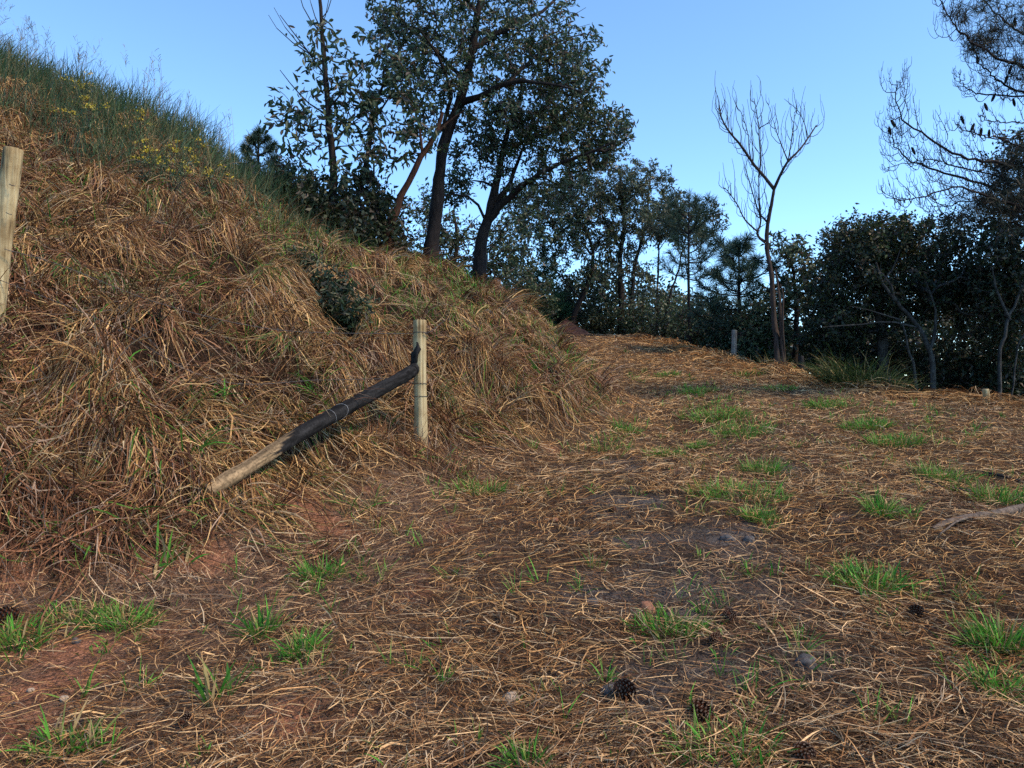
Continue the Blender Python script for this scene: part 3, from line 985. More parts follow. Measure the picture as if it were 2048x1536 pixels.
class Skeleton:
    def __init__(self):
        self.pos = np.zeros((0, 3)); self.par = []; self.fix = []

    def add(self, p, parent, r=0.0):
        self.pos = np.concatenate((self.pos, np.asarray(p)[None])); self.par.append(parent); self.fix.append(r)
        return len(self.par) - 1

    def limb(self, pts, r0, r1, first=None):
        ln = np.linalg.norm(np.diff(np.asarray(pts), axis=0), axis=1).sum()
        n = max(4, int(ln / 0.22))
        c = catmull(pts, n)
        c[1:-1] += rng.normal(0, 0.012, (n - 2, 3))
        if first is None:
            first = -1 if not len(self.par) else int(np.argmin(np.linalg.norm(self.pos - c[0], axis=1)))
        prev = first
        for k in range(n):
            prev = self.add(c[k], prev, r0 + (r1 - r0) * k / (n - 1))
        return c

    def reach(self, targets, up=0.5, seg=0.28, jit=0.05):
        """grow a twig from the nearest wood to every target; returns node ids of the twig ends"""
        base = self.pos.copy()
        d0 = np.array([np.min(np.linalg.norm(base - t, axis=1)) for t in targets])
        tips = []
        for t in targets[np.argsort(d0)]:
            dv = self.pos - t
            cost = np.linalg.norm(dv, axis=1) + up * np.maximum(dv[:, 2], 0)
            k = int(np.argmin(cost))
            a = self.pos[k]; ln = np.linalg.norm(t - a)
            n = max(2, int(ln / seg))
            pk = self.par[k]
            dirn = unit((a - self.pos[pk])[None])[0] if pk >= 0 else np.array((0, 0, 1.0))
            ctrl = a + dirn * ln * 0.35 + (t - a) * 0.2
            prev = k; ids = []
            for m_ in range(1, n + 1):
                s = m_ / n
                p = a * (1 - s) ** 2 + ctrl * 2 * s * (1 - s) + t * s * s
                if m_ < n:
                    p = p + rng.normal(0, jit * ln / n, 3)
                prev = self.add(p, prev); ids.append(prev)
            tips.append((k, ids))
        return tips

    def radii(self, tip=0.006, p=2.3):
        n = len(self.par)
        acc = np.zeros(n); r = np.zeros(n)
        for k in range(n - 1, -1, -1):
            rk = max(tip, acc[k] ** (1 / p)) if acc[k] > 0 else tip
            if self.fix[k] > 0:
                rk = self.fix[k]
            r[k] = rk
            if self.par[k] >= 0:
                acc[self.par[k]] += rk ** p if self.fix[k] == 0 else 0
        return r


def sheathe(sk, r, mask):
    ids = np.array([k for k in range(len(sk.par)) if sk.par[k] >= 0 and mask[k]])
    par = np.array([sk.par[k] for k in ids])
    ra = np.minimum(r[par], r[ids] * 1.25)
    return twig_prisms(sk.pos[par], sk.pos[ids], ra, r[ids], 4)


LEAF_PAL = 1.6 * np.array(((0.030, 0.048, 0.020), (0.040, 0.062, 0.026), (0.022, 0.038, 0.018), (0.055, 0.070, 0.036), (0.070, 0.056, 0.045), (0.032, 0.056, 0.038)))


def leafy_tree(name, label, trunks, limbs, crowns, n_tips, leaves_per, leaf_len, bark, pal=LEAF_PAL, group=None, cat='tree', leaf_w=0.42, seg=0.28,
               tipr=0.006, droop=0.35, spread=0.16, bare=(), up=0.5, part='crown', bare_mat=None, simple=None):
    """trunks/limbs: lists of (points, r0, r1); crowns: (centre, radii, share)"""
    root_pt = np.asarray(trunks[0][0][0], float)
    root = empty(name, root_pt, label, cat, group)
    sk = Skeleton()
    for k, (pts, r0, r1) in enumerate(trunks + limbs):
        c = sk.limb(pts, r0, r1, first=-1 if k < len(trunks) else None)
        rr = np.linspace(r0, r1, len(c))
        if k < len(trunks):
            rr[:3] *= np.array((1.35, 1.15, 1.05))
        pn = ('stem' if cat == 'shrub' else 'trunk') if k < len(trunks) else 'limb'
        V, Q = tube(c, rr, 9 if r0 > 0.04 else 6, rough=0.16)[:2]
        link(pn, make_mesh(pn, V, Q, smooth=True), bark, root)
    tot = sum(c[2] for c in crowns)
    tg = []
    for c, rad, share in crowns:
        m = int(n_tips * share / tot)
        tg.append(in_ellipsoid(m, c, rad))
    tg = np.concatenate(tg)
    ok = tg[:, 2] > hz(tg[:, 0], tg[:, 1]) + 0.15
    tg = tg[ok]
    nfix = len(sk.par)
    tips = sk.reach(tg, up=up, seg=seg)
    for pts, r0, r1 in bare:
        sk.limb(pts, r0, r1)
    r = sk.radii(tipr)
    mask = np.zeros(len(sk.par), bool); mask[nfix:] = True
    V, Q = sheathe(sk, r, mask)
    link('twigs', make_mesh('twigs', V, Q, smooth=True), bare_mat or bark, root)['kind'] = 'stuff'
    # leaves along the outer part of each twig
    lp, ld = [], []
    for k, ids in tips:
        chain = np.concatenate((sk.pos[[k]], sk.pos[ids]))
        m = max(1, int(leaves_per * rng.uniform(0.5, 1.5)))
        s = (1 - rng.random(m) ** 1.6 * 0.75) * (len(chain) - 1)
        i = np.minimum(s.astype(int), len(chain) - 2); f = (s - i)[:, None]
        p = chain[i] * (1 - f) + chain[i + 1] * f
        d = unit(chain[i + 1] - chain[i])
        lp.append(p + rng.normal(0, spread * 0.35, (m, 3)))
        ld.append(unit(d * 0.6 + rng.normal(0, 0.75, (m, 3)) + np.array((0, 0, -droop))))
    lp = np.concatenate(lp); ld = np.concatenate(ld); m = len(lp)
    L = leaf_len * rng.uniform(0.5, 1.3, m)
    cc = pick(pal, m) * (1 + 0.25 * N1(lp[:, 0] * 0.8 + lp[:, 2], lp[:, 1] * 0.8 + lp[:, 2] * 0.7))[:, None]
    if simple is None:
        simple = root_pt[1] > 16.5 or cat == 'shrub' or 'wood' in name
    V, Q, c = leaf_cards(lp, ld, L, L * leaf_w * rng.uniform(0.8, 1.2, m), cc, simple=simple)
    link(part, make_mesh(part, V, Q, c), M['leaf'], root)['kind'] = 'stuff'
    return root


def PP(Y, *uv, dY=None):
    """polyline through pixels at depth Y (dY: depth offsets per point)"""
    return [P(u, v, Y + (dY[i] if dY else 0)) for i, (u, v) in enumerate(uv)]


def grounded(u, Y, v_next=None):
    x = (u - 1024.0) / F * Y
    return np.array((x, Y, float(hz(x, Y)) - 0.08))


def ell(u, v, ru, rv, Y, rd):
    k = Y / F
    return P(u, v, Y), (ru * k, rd, rv * k)


def crown(u, v, ru, rv, Y, rd, share):
    c, r = ell(u, v, ru, rv, Y, rd)
    return (c, r, share)


# ------------------------------------------------------------------ trees on the bank
Y = 13.8
leafy_tree('broadleaf_sapling', 'slender young tree with large drooping leaves and bare top twigs, leftmost of the bank trees',
           [([grounded(668, Y)] + PP(Y, (664, 330), (656, 220), (647, 110), (641, 20), (638, -60)), 0.075, 0.02)],
           [(PP(Y, (650, 150), (622, 110), (590, 70), (560, 30)), 0.018, 0.006), (PP(Y, (655, 230), (610, 200), (560, 140), dY=(0, .2, .4)), 0.02, 0.006),
            (PP(Y, (655, 220), (700, 170), (740, 120), dY=(0, -.2, -.3)), 0.02, 0.006), (PP(Y, (660, 290), (700, 250), (735, 225)), 0.02, 0.006)],
           [crown(640, 130, 65, 95, Y, .8, 3), crown(605, 240, 70, 80, Y, .8, 3), crown(700, 180, 65, 110, Y, .8, 3), crown(640, 330, 55, 50, Y, .7, 1),
            crown(730, 300, 60, 60, Y, .7, 1.5)],
           120, 9, 0.175, M['bark_dark'], leaf_w=0.32, droop=0.55, spread=0.25, tipr=0.005,
           bare=[(PP(Y, (625, 112), (585, 85), (552, 55), (537, 30)), 0.012, 0.004), (PP(Y, (622, 108), (580, 70), (548, 15)), 0.012, 0.004),
                 (PP(Y, (645, 70), (615, 30), (598, -10), (590, -40)), 0.012, 0.004), (PP(Y, (643, 60), (625, 20), (612, -30)), 0.012, 0.004),
                 (PP(Y, (641, 40), (662, 10), (668, -40)), 0.012, 0.004), (PP(Y, (642, 50), (655, 20), (657, -40)), 0.01, 0.004)])
Y = 14.2
leafy_tree('leaning_tree', 'red-brown leaning trunk rising out of the dark thicket beside the tall tree',
           [([grounded(765, Y)] + PP(Y, (778, 460), (800, 400), (832, 335), (866, 275), (885, 225)), 0.085, 0.035)],
           [(PP(Y, (845, 310), (835, 240), (815, 180), dY=(0, .2, .3)), 0.03, 0.012), (PP(Y, (866, 275), (900, 240), (930, 220)), 0.025, 0.01)],
           [crown(800, 190, 70, 90, Y, 1.0, 3), crown(850, 250, 60, 70, Y, 1.0, 2), crown(770, 300, 60, 60, Y, .8, 1.5)],
           85, 11, 0.15, M['bark_red'], leaf_w=0.36, droop=0.5)
Y = 14.4
leafy_tree('slender_tree', 'slender dark-stemmed tree between the large-leaved sapling and the leaning trunk',
           [([grounded(690, Y)] + PP(Y, (702, 440), (722, 370), (738, 290), (752, 220), (768, 140)), 0.07, 0.02)],
           [(PP(Y, (735, 300), (705, 240), (690, 200)), 0.02, 0.007), (PP(Y, (748, 240), (785, 190), (800, 150)), 0.02, 0.007),
            ([grounded(725, Y + .3)] + PP(Y + .3, (742, 420), (748, 350), (735, 270)), 0.04, 0.012)],
           [crown(750, 130, 70, 80, Y, 1.0, 3), crown(715, 240, 60, 70, Y, .9, 2), crown(790, 110, 60, 80, Y, .9, 2), crown(700, 350, 60, 60, Y, .8, 1.3)],
           75, 10, 0.16, M['bark_dark'], leaf_w=0.38, droop=0.5)
Y = 15.2
leafy_tree('tall_broadleaf_tree', 'tallest broadleaf tree on the bank, dark curved trunk reaching above the picture',
           [([grounded(856, Y)] + PP(Y, (866, 470), (873, 410), (878, 360), (888, 290), (914, 215), (934, 150), (946, 80), (960, 0), (975, -90)), 0.15, 0.05)],
           [(PP(Y, (918, 208), (968, 188), (1020, 165), (1080, 165), (1145, 178), dY=(0, -.3, -.6, -.9, -1.2)), 0.075, 0.015),
            (PP(Y, (945, 95), (985, 72), (1040, 45), (1090, 18), (1140, -30), dY=(0, .3, .5, .8, 1.0)), 0.07, 0.02),
            (PP(Y, (886, 295), (890, 235), (902, 185), (880, 120), (840, 60), dY=(0, -.2, -.5, -.9, -1.3)), 0.05, 0.015),
            (PP(Y, (930, 165), (880, 110), (820, 60), (780, 20), dY=(0, .3, .7, 1.0)), 0.045, 0.012),
            (PP(Y, (955, 30), (920, -20), (870, -60), dY=(0, -.4, -.8)), 0.04, 0.015),
            (PP(Y, (1020, 165), (1060, 120), (1110, 85), (1160, 70), dY=(-.6, -.4, 0, .3)), 0.035, 0.01)],
           [crown(840, 60, 110, 110, Y, 1.8, 5), crown(960, 60, 140, 130, Y, 2.0, 7), crown(1080, 90, 110, 120, Y, 1.8, 6), crown(1145, 150, 80, 95, Y, 1.3, 3.8), crown(785, 30, 65, 75, Y, 1.3, 1.8),
            crown(1000, 220, 130, 70, Y, 1.5, 4.2), crown(870, 190, 80, 80, Y, 1.3, 2.6), crown(950, -80, 200, 90, Y, 2.0, 4)],
           1000, 17, 0.110, M['bark_dark'], leaf_w=0.34, droop=0.35, spread=0.16,
           bare=[(PP(Y, (1100, 40), (1140, 55), (1180, 48)), 0.012, 0.004), (PP(Y, (1110, 50), (1150, 30), (1172, 15)), 0.01, 0.004)])
Y = 16.2
leafy_tree('forked_broadleaf_tree', 'dark forked broadleaf tree at the end of the bank, crown reaching over the track',
           [([grounded(957, Y)] + PP(Y, (961, 520), (966, 470), (978, 430), (988, 385), (1000, 335), (1012, 270), (1030, 210)), 0.15, 0.035)],
           [(PP(Y, (974, 445), (1010, 402), (1050, 366), (1095, 338), (1155, 312), (1225, 285), dY=(0, -.2, -.5, -.8, -1.1, -1.3)), 0.085, 0.015),
            (PP(Y, (984, 415), (1018, 368), (1032, 330), (1060, 270), (1090, 220), dY=(0, .3, .5, .8, 1.0)), 0.06, 0.015),
            (PP(Y, (970, 440), (950, 402), (920, 389), (884, 392), dY=(0, -.3, -.5, -.8)), 0.035, 0.01),
            (PP(Y, (984, 372), (960, 362), (930, 364)), 0.03, 0.008),
            (PP(Y, (1000, 400), (1040, 395), (1085, 405), dY=(0, -.3, -.6)), 0.025, 0.007),
            (PP(Y, (1040, 372), (1080, 355), (1130, 375), (1170, 370), dY=(-.5, .1, .4, .8)), 0.03, 0.008)],
           [crown(1060, 250, 110, 90, Y, 1.7, 5), crown(1150, 290, 100, 80, Y, 1.6, 4.5), crown(1215, 275, 55, 55, Y, 1.0, 1.8), crown(960, 310, 80, 60, Y, 1.3, 2.4),
            crown(1080, 380, 90, 50, Y, 1.3, 2.3), crown(1245, 245, 20, 28, Y, .4, .35), crown(900, 380, 50, 40, Y, .9, .9), crown(1130, 210, 80, 60, Y, 1.4, 2.4)],
           780, 17, 0.106, M['bark_dark'], leaf_w=0.34, droop=0.3, spread=0.15)

# ------------------------------------------------------------------ trees beyond the crest of the track
PALE_PAL = 1.2 * np.array(((0.055, 0.075, 0.045), (0.075, 0.090, 0.060), (0.045, 0.062, 0.04), (0.095, 0.095, 0.065), (0.065, 0.085, 0.03)))
Y = 30.5
leafy_tree('twin_stemmed_tree', 'grey-leaved tree with two dark upright stems behind the crest of the track',
           [([grounded(1243, Y)] + PP(Y, (1243, 600), (1240, 520), (1248, 440), (1240, 350)), 0.15, 0.04),
            ([grounded(1262, Y)] + PP(Y, (1264, 600), (1270, 530), (1290, 450), (1300, 365)), 0.12, 0.03)],
           [(PP(Y, (1242, 500), (1210, 440), (1180, 390), dY=(0, -.5, -.9)), 0.05, 0.015), (PP(Y, (1290, 450), (1330, 410), (1360, 390)), 0.04, 0.012),
            (PP(Y, (1244, 470), (1270, 420), (1262, 360)), 0.04, 0.012)],
           [crown(1200, 385, 70, 65, Y, 2.0, 4), crown(1275, 375, 75, 55, Y, 2.0, 4.4), crown(1250, 460, 100, 50, Y, 2.0, 4), crown(1340, 420, 45, 45, Y, 1.6, 2), crown(1240, 540, 80, 50, Y, 1.6, 2)],
           700, 22, 0.155, M['bark_dark'], pal=PALE_PAL, leaf_w=0.34, droop=0.3, spread=0.22, seg=0.4, tipr=0.01)
Y = 30.0
leafy_tree('leaning_background_tree', 'dark leaning tree growing behind the red earth mound',
           [([grounded(1139, Y)] + PP(Y, (1150, 625), (1166, 590), (1185, 530), (1180, 480), (1150, 430)), 0.12, 0.04)],
           [(PP(Y, (1183, 510), (1155, 480), (1115, 462)), 0.05, 0.012), (PP(Y, (1180, 500), (1215, 460), (1230, 430)), 0.04, 0.012),
            (PP(Y, (1160, 600), (1120, 550), (1080, 530)), 0.03, 0.01)],
           [crown(1110, 430, 80, 60, Y, 1.8, 3), crown(1170, 470, 70, 60, Y, 1.8, 3), crown(1090, 500, 80, 50, Y, 1.6, 2.6), crown(1180, 560, 60, 40, Y, 1.5, 1.6), crown(1050, 420, 70, 60, Y, 1.8, 2.6), crown(1150, 390, 60, 50, Y, 1.6, 2)],
           620, 20, 0.16, M['bark_dark'], leaf_w=0.36, spread=0.22, seg=0.4, tipr=0.009)
Y = 23.0
leafy_tree('background_tree', 'dark tree filling the gap between the two big trunks on the bank',
           [([grounded(905, Y)] + PP(Y, (905, 540), (915, 480), (905, 420)), 0.10, 0.03)],
           [(PP(Y, (912, 500), (880, 450), (860, 420)), 0.035, 0.01), (PP(Y, (912, 490), (940, 450), (960, 430)), 0.03, 0.01)],
           [crown(890, 480, 70, 55, Y, 1.6, 3), crown(1010, 480, 60, 45, Y, 1.6, 2.5), crown(850, 420, 50, 40, Y, 1.4, 1.2), crown(1020, 530, 70, 40, Y, 1.6, 2), crown(930, 540, 70, 40, Y, 1.5, 2)],
           360, 19, 0.135, M['bark_dark'], leaf_w=0.4, spread=0.24, seg=0.4, tipr=0.009)
Y = 27.0
leafy_tree('thin_stemmed_tree', 'thin tree with an upright and a slanting stem left of the dark pines',
           [([grounded(1313, Y)] + PP(Y, (1315, 600), (1317, 520), (1320, 460)), 0.055, 0.02), ([grounded(1326, Y)] + PP(Y, (1338, 600), (1356, 545), (1364, 505), (1375, 460)), 0.05, 0.018)],
           [(PP(Y, (1318, 500), (1340, 470), (1350, 440)), 0.02, 0.008)],
           [crown(1325, 445, 55, 50, Y, 1.3, 3), crown(1375, 450, 45, 50, Y, 1.2, 2), crown(1420, 440, 35, 45, Y, 1.0, 1.6), crown(1300, 580, 30, 40, Y, 1.0, 0.8)],
           230, 16, 0.16, M['bark_dark'], pal=PALE_PAL * 0.8, leaf_w=0.36, spread=0.2, seg=0.4, tipr=0.008)
Y = 19.5
leafy_tree('small_leafy_tree', 'small leafy tree directly behind the bare dead tree',
           [([grounded(1590, Y)] + PP(Y, (1592, 620), (1588, 560), (1580, 510)), 0.08, 0.025)],
           [(PP(Y, (1590, 590), (1620, 550), (1635, 520)), 0.03, 0.01)],
           [crown(1575, 510, 40, 45, Y, 1.2, 2), crown(1610, 550, 45, 50, Y, 1.2, 2.4), crown(1570, 590, 60, 50, Y, 1.4, 2.4), crown(1640, 600, 50, 50, Y, 1.4, 2)],
           230, 14, 0.15, M['bark_dark'], leaf_w=0.4, spread=0.2, seg=0.4, tipr=0.008)

# ------------------------------------------------------------------ right-hand wood
DEEP_SHADE = LEAF_PAL * 0.55  # leaf tones scaled down to put the wood's deep shade into the colour
Y = 17.0
leafy_tree('dense_round_tree', 'broad rounded evergreen with paler top leaves, right of the dead tree',
           [([grounded(1770, Y)] + PP(Y, (1765, 690), (1755, 600), (1760, 520), (1750, 470)), 0.14, 0.05)],
           [(PP(Y, (1760, 590), (1700, 530), (1670, 490)), 0.05, 0.015), (PP(Y, (1758, 560), (1810, 500), (1840, 470)), 0.05, 0.015)],
           [crown(1720, 480, 80, 55, Y, 1.6, 5), crown(1790, 490, 90, 60, Y, 1.8, 5), crown(1690, 560, 75, 70, Y, 1.7, 4.5), crown(1770, 590, 110, 80, Y, 1.8, 6), crown(1660, 650, 60, 60, Y, 1.4, 3)],
           950, 26, 0.095, M['bark_pale'], pal=np.concatenate((DEEP_SHADE, [(0.06, 0.085, 0.02)])), leaf_w=0.45, spread=0.18, seg=0.35, tipr=0.007)
Y = 15.5
leafy_tree('dark_wood_tree', 'very dark spreading tree filling the wood at the right, its trunk grey and forked',
           [([grounded(1868, Y)] + PP(Y, (1865, 740), (1856, 690), (1825, 640), (1790, 600), (1765, 565), (1752, 525)), 0.06, 0.018),
            ([grounded(1845, Y - .4)] + PP(Y - .4, (1828, 740), (1815, 690), (1806, 650)), 0.032, 0.012)],
           [(PP(Y, (1860, 700), (1872, 660), (1868, 610), (1850, 560)), 0.04, 0.012), (PP(Y, (1788, 600), (1775, 560), (1740, 530)), 0.03, 0.01),
            (PP(Y, (1765, 565), (1790, 530), (1800, 500)), 0.02, 0.008), (PP(Y, (1835, 655), (1780, 645), (1700, 650), (1640, 655)), 0.025, 0.007),
            (PP(Y, (1800, 640), (1755, 625), (1700, 612)), 0.02, 0.006)],
           [crown(1900, 500, 100, 70, Y + 1, 1.8, 6), crown(1850, 580, 90, 50, Y + 1.4, 1.5, 3.5), crown(1960, 600, 110, 80, Y + 1, 1.8, 6)],
           680, 24, 0.095, M['bark_pale'], pal=DEEP_SHADE, leaf_w=0.45, spread=0.2, seg=0.35, tipr=0.006)
Y = 14.2
leafy_tree('edge_wood_tree', 'dark tree with slim pale stems at the right edge of the picture',
           [([grounded(1995, Y)] + PP(Y, (1998, 740), (2010, 660), (2040, 580), (2070, 480)), 0.036, 0.018), ([grounded(2005, Y)] + PP(Y, (2030, 720), (2060, 650)), 0.02, 0.01)],
           [(PP(Y, (2020, 640), (2000, 590), (1985, 540)), 0.03, 0.01)],
           [crown(2030, 520, 90, 100, Y + .6, 1.6, 5), crown(2080, 400, 90, 110, Y + .6, 1.6, 5), crown(2040, 640, 80, 60, Y + 1, 1.4, 3), crown(2000, 560, 70, 60, Y + 1.4, 1.2, 3.5), crown(2060, 300, 60, 60, Y + .6, 1.2, 1.5)],
           740, 24, 0.095, M['bark_pale'], pal=DEEP_SHADE, leaf_w=0.45, spread=0.2, seg=0.35, tipr=0.006)


def shrub(name, label, crowns, n, lp, leaf_len, Y, us, pal=LEAF_PAL, group=None, leaf_w=0.42):
    stems = []
    for u in us:
        g = grounded(u, Y)
        top = crowns[0][0] + rng.normal(0, 0.25, 3) * np.array((1.4, 1, 0.4))
        stems.append(([g, g * 0.5 + top * 0.5 + rng.normal(0, 0.08, 3), top], 0.022, 0.008))
    return leafy_tree(name, label, stems, [], crowns, n, lp, leaf_len, M['bark_dark'], pal=pal, group=group, cat='shrub', leaf_w=leaf_w, spread=0.2, seg=0.3, part='foliage', droop=0.2)


shrub('dark_shrub', 'dark rounded shrub on the hill skyline, left end of the thicket', [crown(560, 370, 60, 55, 14.2, .8, 2), crown(610, 400, 60, 55, 14.2, .8, 2)], 220, 13, 0.12, 14.2, (560, 590, 610))
shrub('dark_shrub', 'darkest shrub of the thicket, around the foot of the large-leaved sapling', [crown(660, 430, 70, 70, 13.9, .9, 3), crown(700, 470, 60, 50, 13.9, .8, 2)], 330, 14, 0.12, 13.9, (640, 670, 700, 720), pal=DEEP_SHADE)
shrub('dark_shrub', 'shrub of the thicket at the foot of the leaning red-brown trunk', [crown(770, 450, 50, 70, 14.6, .8, 3), crown(735, 400, 50, 60, 14.6, .8, 2), crown(790, 500, 45, 40, 14.2, .6, 1.2)], 260, 14, 0.12, 14.6, (750, 780, 800), pal=DEEP_SHADE)
hedge_labels = ['shrub closing the gap right of the forked tree, left end of the far hedge', 'dark shrub just left of the red earth mound behind the young pine',
                'shrub at the foot of the two-stemmed tree', 'shrub right of the two-stemmed tree at the crest of the track',
                'shrub below the slanting thin stem beyond the track', 'dense shrub under the slender pine beyond the track',
                'shrub left of the grey fence post beyond the track', 'shrub between the grey fence post and the dead tree']
for (u, v, ru, rv, Yh), lb in zip(((1050, 575, 60, 45, 29), (1115, 610, 45, 40, 32), (1205, 620, 60, 50, 31), (1285, 630, 55, 50, 29.5), (1345, 635, 50, 50, 26.5), (1400, 635, 55, 60, 23.5),
                                   (1450, 660, 50, 55, 21), (1520, 660, 55, 60, 19)), hedge_labels):
    shrub('hedge_shrub', lb, [crown(u, v, ru, rv, Yh, 1.0, 3), crown(u + 10, v + 35, ru * 1.1, rv * .7, Yh - .3, .9, 2)], 230, 20, 0.12, Yh, (u - 20, u, u + 25), group='shrubs of the far hedge')
for (u, v, ru, rv, Yh), lb in zip(((1680, 700, 70, 60, 17.5), (1800, 710, 90, 60, 18.0), (1930, 720, 90, 70, 17.0), (2030, 730, 70, 70, 15.8)),
                                  ('dark shrub behind the big grass clump at the edge of the wood', 'dark undergrowth shrub behind the grey forked trunk',
                                   'dark undergrowth shrub behind the pale stub post at the right', 'undergrowth shrub at the right edge below the edge tree')):
    shrub('undergrowth_shrub', lb, [crown(u, v, ru, rv, Yh, 1.0, 3), crown(u, v + 60, ru * 1.2, rv * .9, Yh, 1.0, 2.5)], 280, 19, 0.115, Yh, (u - 25, u, u + 25), pal=DEEP_SHADE, group='undergrowth of the right wood')


def far_wood():
    """the mass of the wood behind the first row of trees, down the slope"""
    V, Q, cc, n0 = [], [], [], 0
    tb = TubeBag()
    n = 42000
    x = rng.uniform(7.5, 34, n); y = rng.uniform(19.5, 33, n)
    ok = x / y > 0.30 + 0.02 * N1(x, y)
    top = 3.1 + 1.0 * N2(x * 0.35, y * 0.35) + 0.5 * N3(x * 0.9, y * 0.9) + 0.10 * (x - 9) + 0.9 * np.clip((x / y - 0.42) / 0.12, 0, 1)
    z0 = hz(x, y)
    z = z0 + 0.1 + (top - z0) * rng.random(n) ** 0.8
    lp = np.stack((x, y, z), -1)[ok]
    k = 26000                                              # thicket beyond the crest of the track
    x = rng.uniform(-3, 12, k); y = rng.uniform(32, 40, k)
    z0 = hz(x, y); top = 6.6 + 1.1 * N2(x * 0.5, y * 0.5) + 0.6 * N3(x * 1.3, y * 1.3) - 0.14 * x
    lp = np.concatenate((lp, np.stack((x, y, z0 + (top - z0) * rng.random(k) ** 1.35), -1)))
    m = len(lp)
    L = rng.uniform(0.16, 0.34, m)
    a = leaf_cards(lp, rng.normal(0, 1, (m, 3)), L, L * 0.5, np.where((lp[:, 1] > 33.2)[:, None] & (lp[:, :1] < 12.1), pick(PALE_PAL * 0.9, m), pick(DEEP_SHADE * 0.9, m)), simple=True)
    o = link('forest', make_mesh('forest', *a), M['leaf'])
    tag(o, 'dark far wood filling the slope behind the right trees', kind='stuff')


far_wood()


# ------------------------------------------------------------------ pines
def pine(name, label, base, top_pt, whorls, pal, r0=0.09, needle=0.24, dens=34, bark=None, spire=0.7, up=0.5, kind_pale=False):
    """whorls: (fraction of height, branch length, number, rise)"""
    root = empty(name, base, label, 'pine tree')
    tb = TubeBag(); bag = Bag()
    axis_pts = catmull([base, base * 0.5 + top_pt * 0.5 + rng.normal(0, 0.05, 3) * np.array((1, 1, 0)), top_pt], 14)
    tb.add(*tube(axis_pts, np.linspace(r0, 0.015, 14), 8, rough=0.12)[:2])
    link('trunk', tb.mesh('trunk'), bark or M['bark_pine'], root)
    H = top_pt - base

    def brush(p0, p1, n):
        t = rng.random(n)[:, None]
        p = p0 * (1 - t) + p1 * t
        d = unit(p1 - p0)
        dd = unit(d * 0.9 + unit(rng.normal(0, 1, (n, 3))) * 0.9)
        L = needle * rng.uniform(0.7, 1.15, n)
        path = np.stack((p, p + dd * L[:, None] * 0.55, p + dd * L[:, None] + np.array((0, 0, -0.12)) * L[:, None]), 1)
        wv = unit(np.cross(dd, rng.normal(0, 1, (n, 3))))
        bag.add(*ribbon(path, np.full(n, 0.011), wv, pick(pal, n)))
    for f, ln, k, rise in whorls:
        a0 = rng.uniform(0, 6.28)
        for i in range(k):
            a = a0 + i * 6.283 / k + rng.normal(0, 0.25)
            p0 = base + H * (f + rng.normal(0, 0.015))
            l = ln * rng.uniform(0.75, 1.2)
            d = np.array((math.cos(a), math.sin(a), rise))
            p1 = p0 + d * l * 0.6; p2 = p0 + d * l + np.array((0, 0, l * up * 0.45))
            c = catmull([p0, p1, p2], 6)
            V, Q = tube(c, np.linspace(0.022, 0.008, 6), 5)[:2]
            br = link('branch', make_mesh('branch', V, Q, smooth=True), M['bark_pine'], root)
            bt = TubeBag()
            brush(c[3], c[5], int(dens * 2.0))
            brush(c[1], c[3], int(dens * 0.8))
            for s in range(3):
                q0 = c[2 + s]; q1 = q0 + unit(np.array((math.cos(a + rng.normal(0, .9)), math.sin(a + rng.normal(0, .9)), 0.6)))* l * 0.35
                bt.add(*tube(np.stack((q0, (q0 + q1) / 2, q1)), (0.008, 0.007, 0.005), 4)[:2])
                brush(q0 * .6 + q1 * .4, q1, int(dens * 1.2))
            link('twigs', bt.mesh('twigs'), M['bark_pine'], br, loc=(0, 0, 0))['kind'] = 'stuff'
    brush(base + H * (1 - spire * 0.16), top_pt + np.array((0, 0, 0.12)), int(dens * 5))
    link('needles', bag.mesh('needles'), M['needle'], root)['kind'] = 'stuff'
    return root


NEEDLE = np.array(((0.026, 0.052, 0.030), (0.036, 0.068, 0.040), (0.020, 0.040, 0.026), (0.05, 0.08, 0.045)))
Y = 23.0
pine('slender_pine', 'slender pine with three upright candle shoots at its tip, beyond the track', grounded(1380, Y), P(1378, 395, Y),
     [(0.48, 0.75, 5, 0.05), (0.58, 0.85, 5, 0.12), (0.68, 0.75, 5, 0.2), (0.77, 0.65, 5, 0.35), (0.85, 0.55, 5, 0.7)], NEEDLE, r0=0.06, needle=0.28, up=1.2)
Y = 20.0
pine('bushy_pine', 'bushy blue-green pine just left of the dead tree', grounded(1482, Y), P(1478, 490, Y),
     [(0.30, 0.95, 6, 0.0), (0.40, 1.05, 6, 0.05), (0.5, 1.0, 6, 0.1), (0.6, 0.95, 6, 0.15), (0.7, 0.8, 6, 0.25), (0.8, 0.65, 5, 0.4), (0.9, 0.45, 5, 0.7)], NEEDLE * np.array((0.9, 1.1, 1.35)), r0=0.09, needle=0.3, dens=44)
Y = 30.0
pine('young_pine', 'bright green young pine with pale thin stem left of the red mound', grounded(1083, Y), P(1088, 545, Y),
     [(0.35, 0.7, 5, 0.1), (0.5, 0.85, 5, 0.2), (0.65, 0.75, 5, 0.35), (0.8, 0.6, 5, 0.5), (0.9, 0.4, 4, 0.8)], np.array(((0.03, 0.085, 0.03), (0.04, 0.105, 0.036), (0.022, 0.06, 0.026))), r0=0.04, needle=0.26, dens=26, bark=M['bark_pale'])
Y = 31.0
pine('young_pine', 'low bushy young pine touching the right side of the pale-stemmed pine', grounded(1112, Y), P(1112, 605, Y),
     [(0.3, 0.6, 5, 0.1), (0.5, 0.6, 5, 0.3), (0.7, 0.5, 5, 0.5)], np.array(((0.04, 0.11, 0.045), (0.05, 0.13, 0.055), (0.03, 0.08, 0.035))), r0=0.03, needle=0.24, dens=40)
Y = 19.0
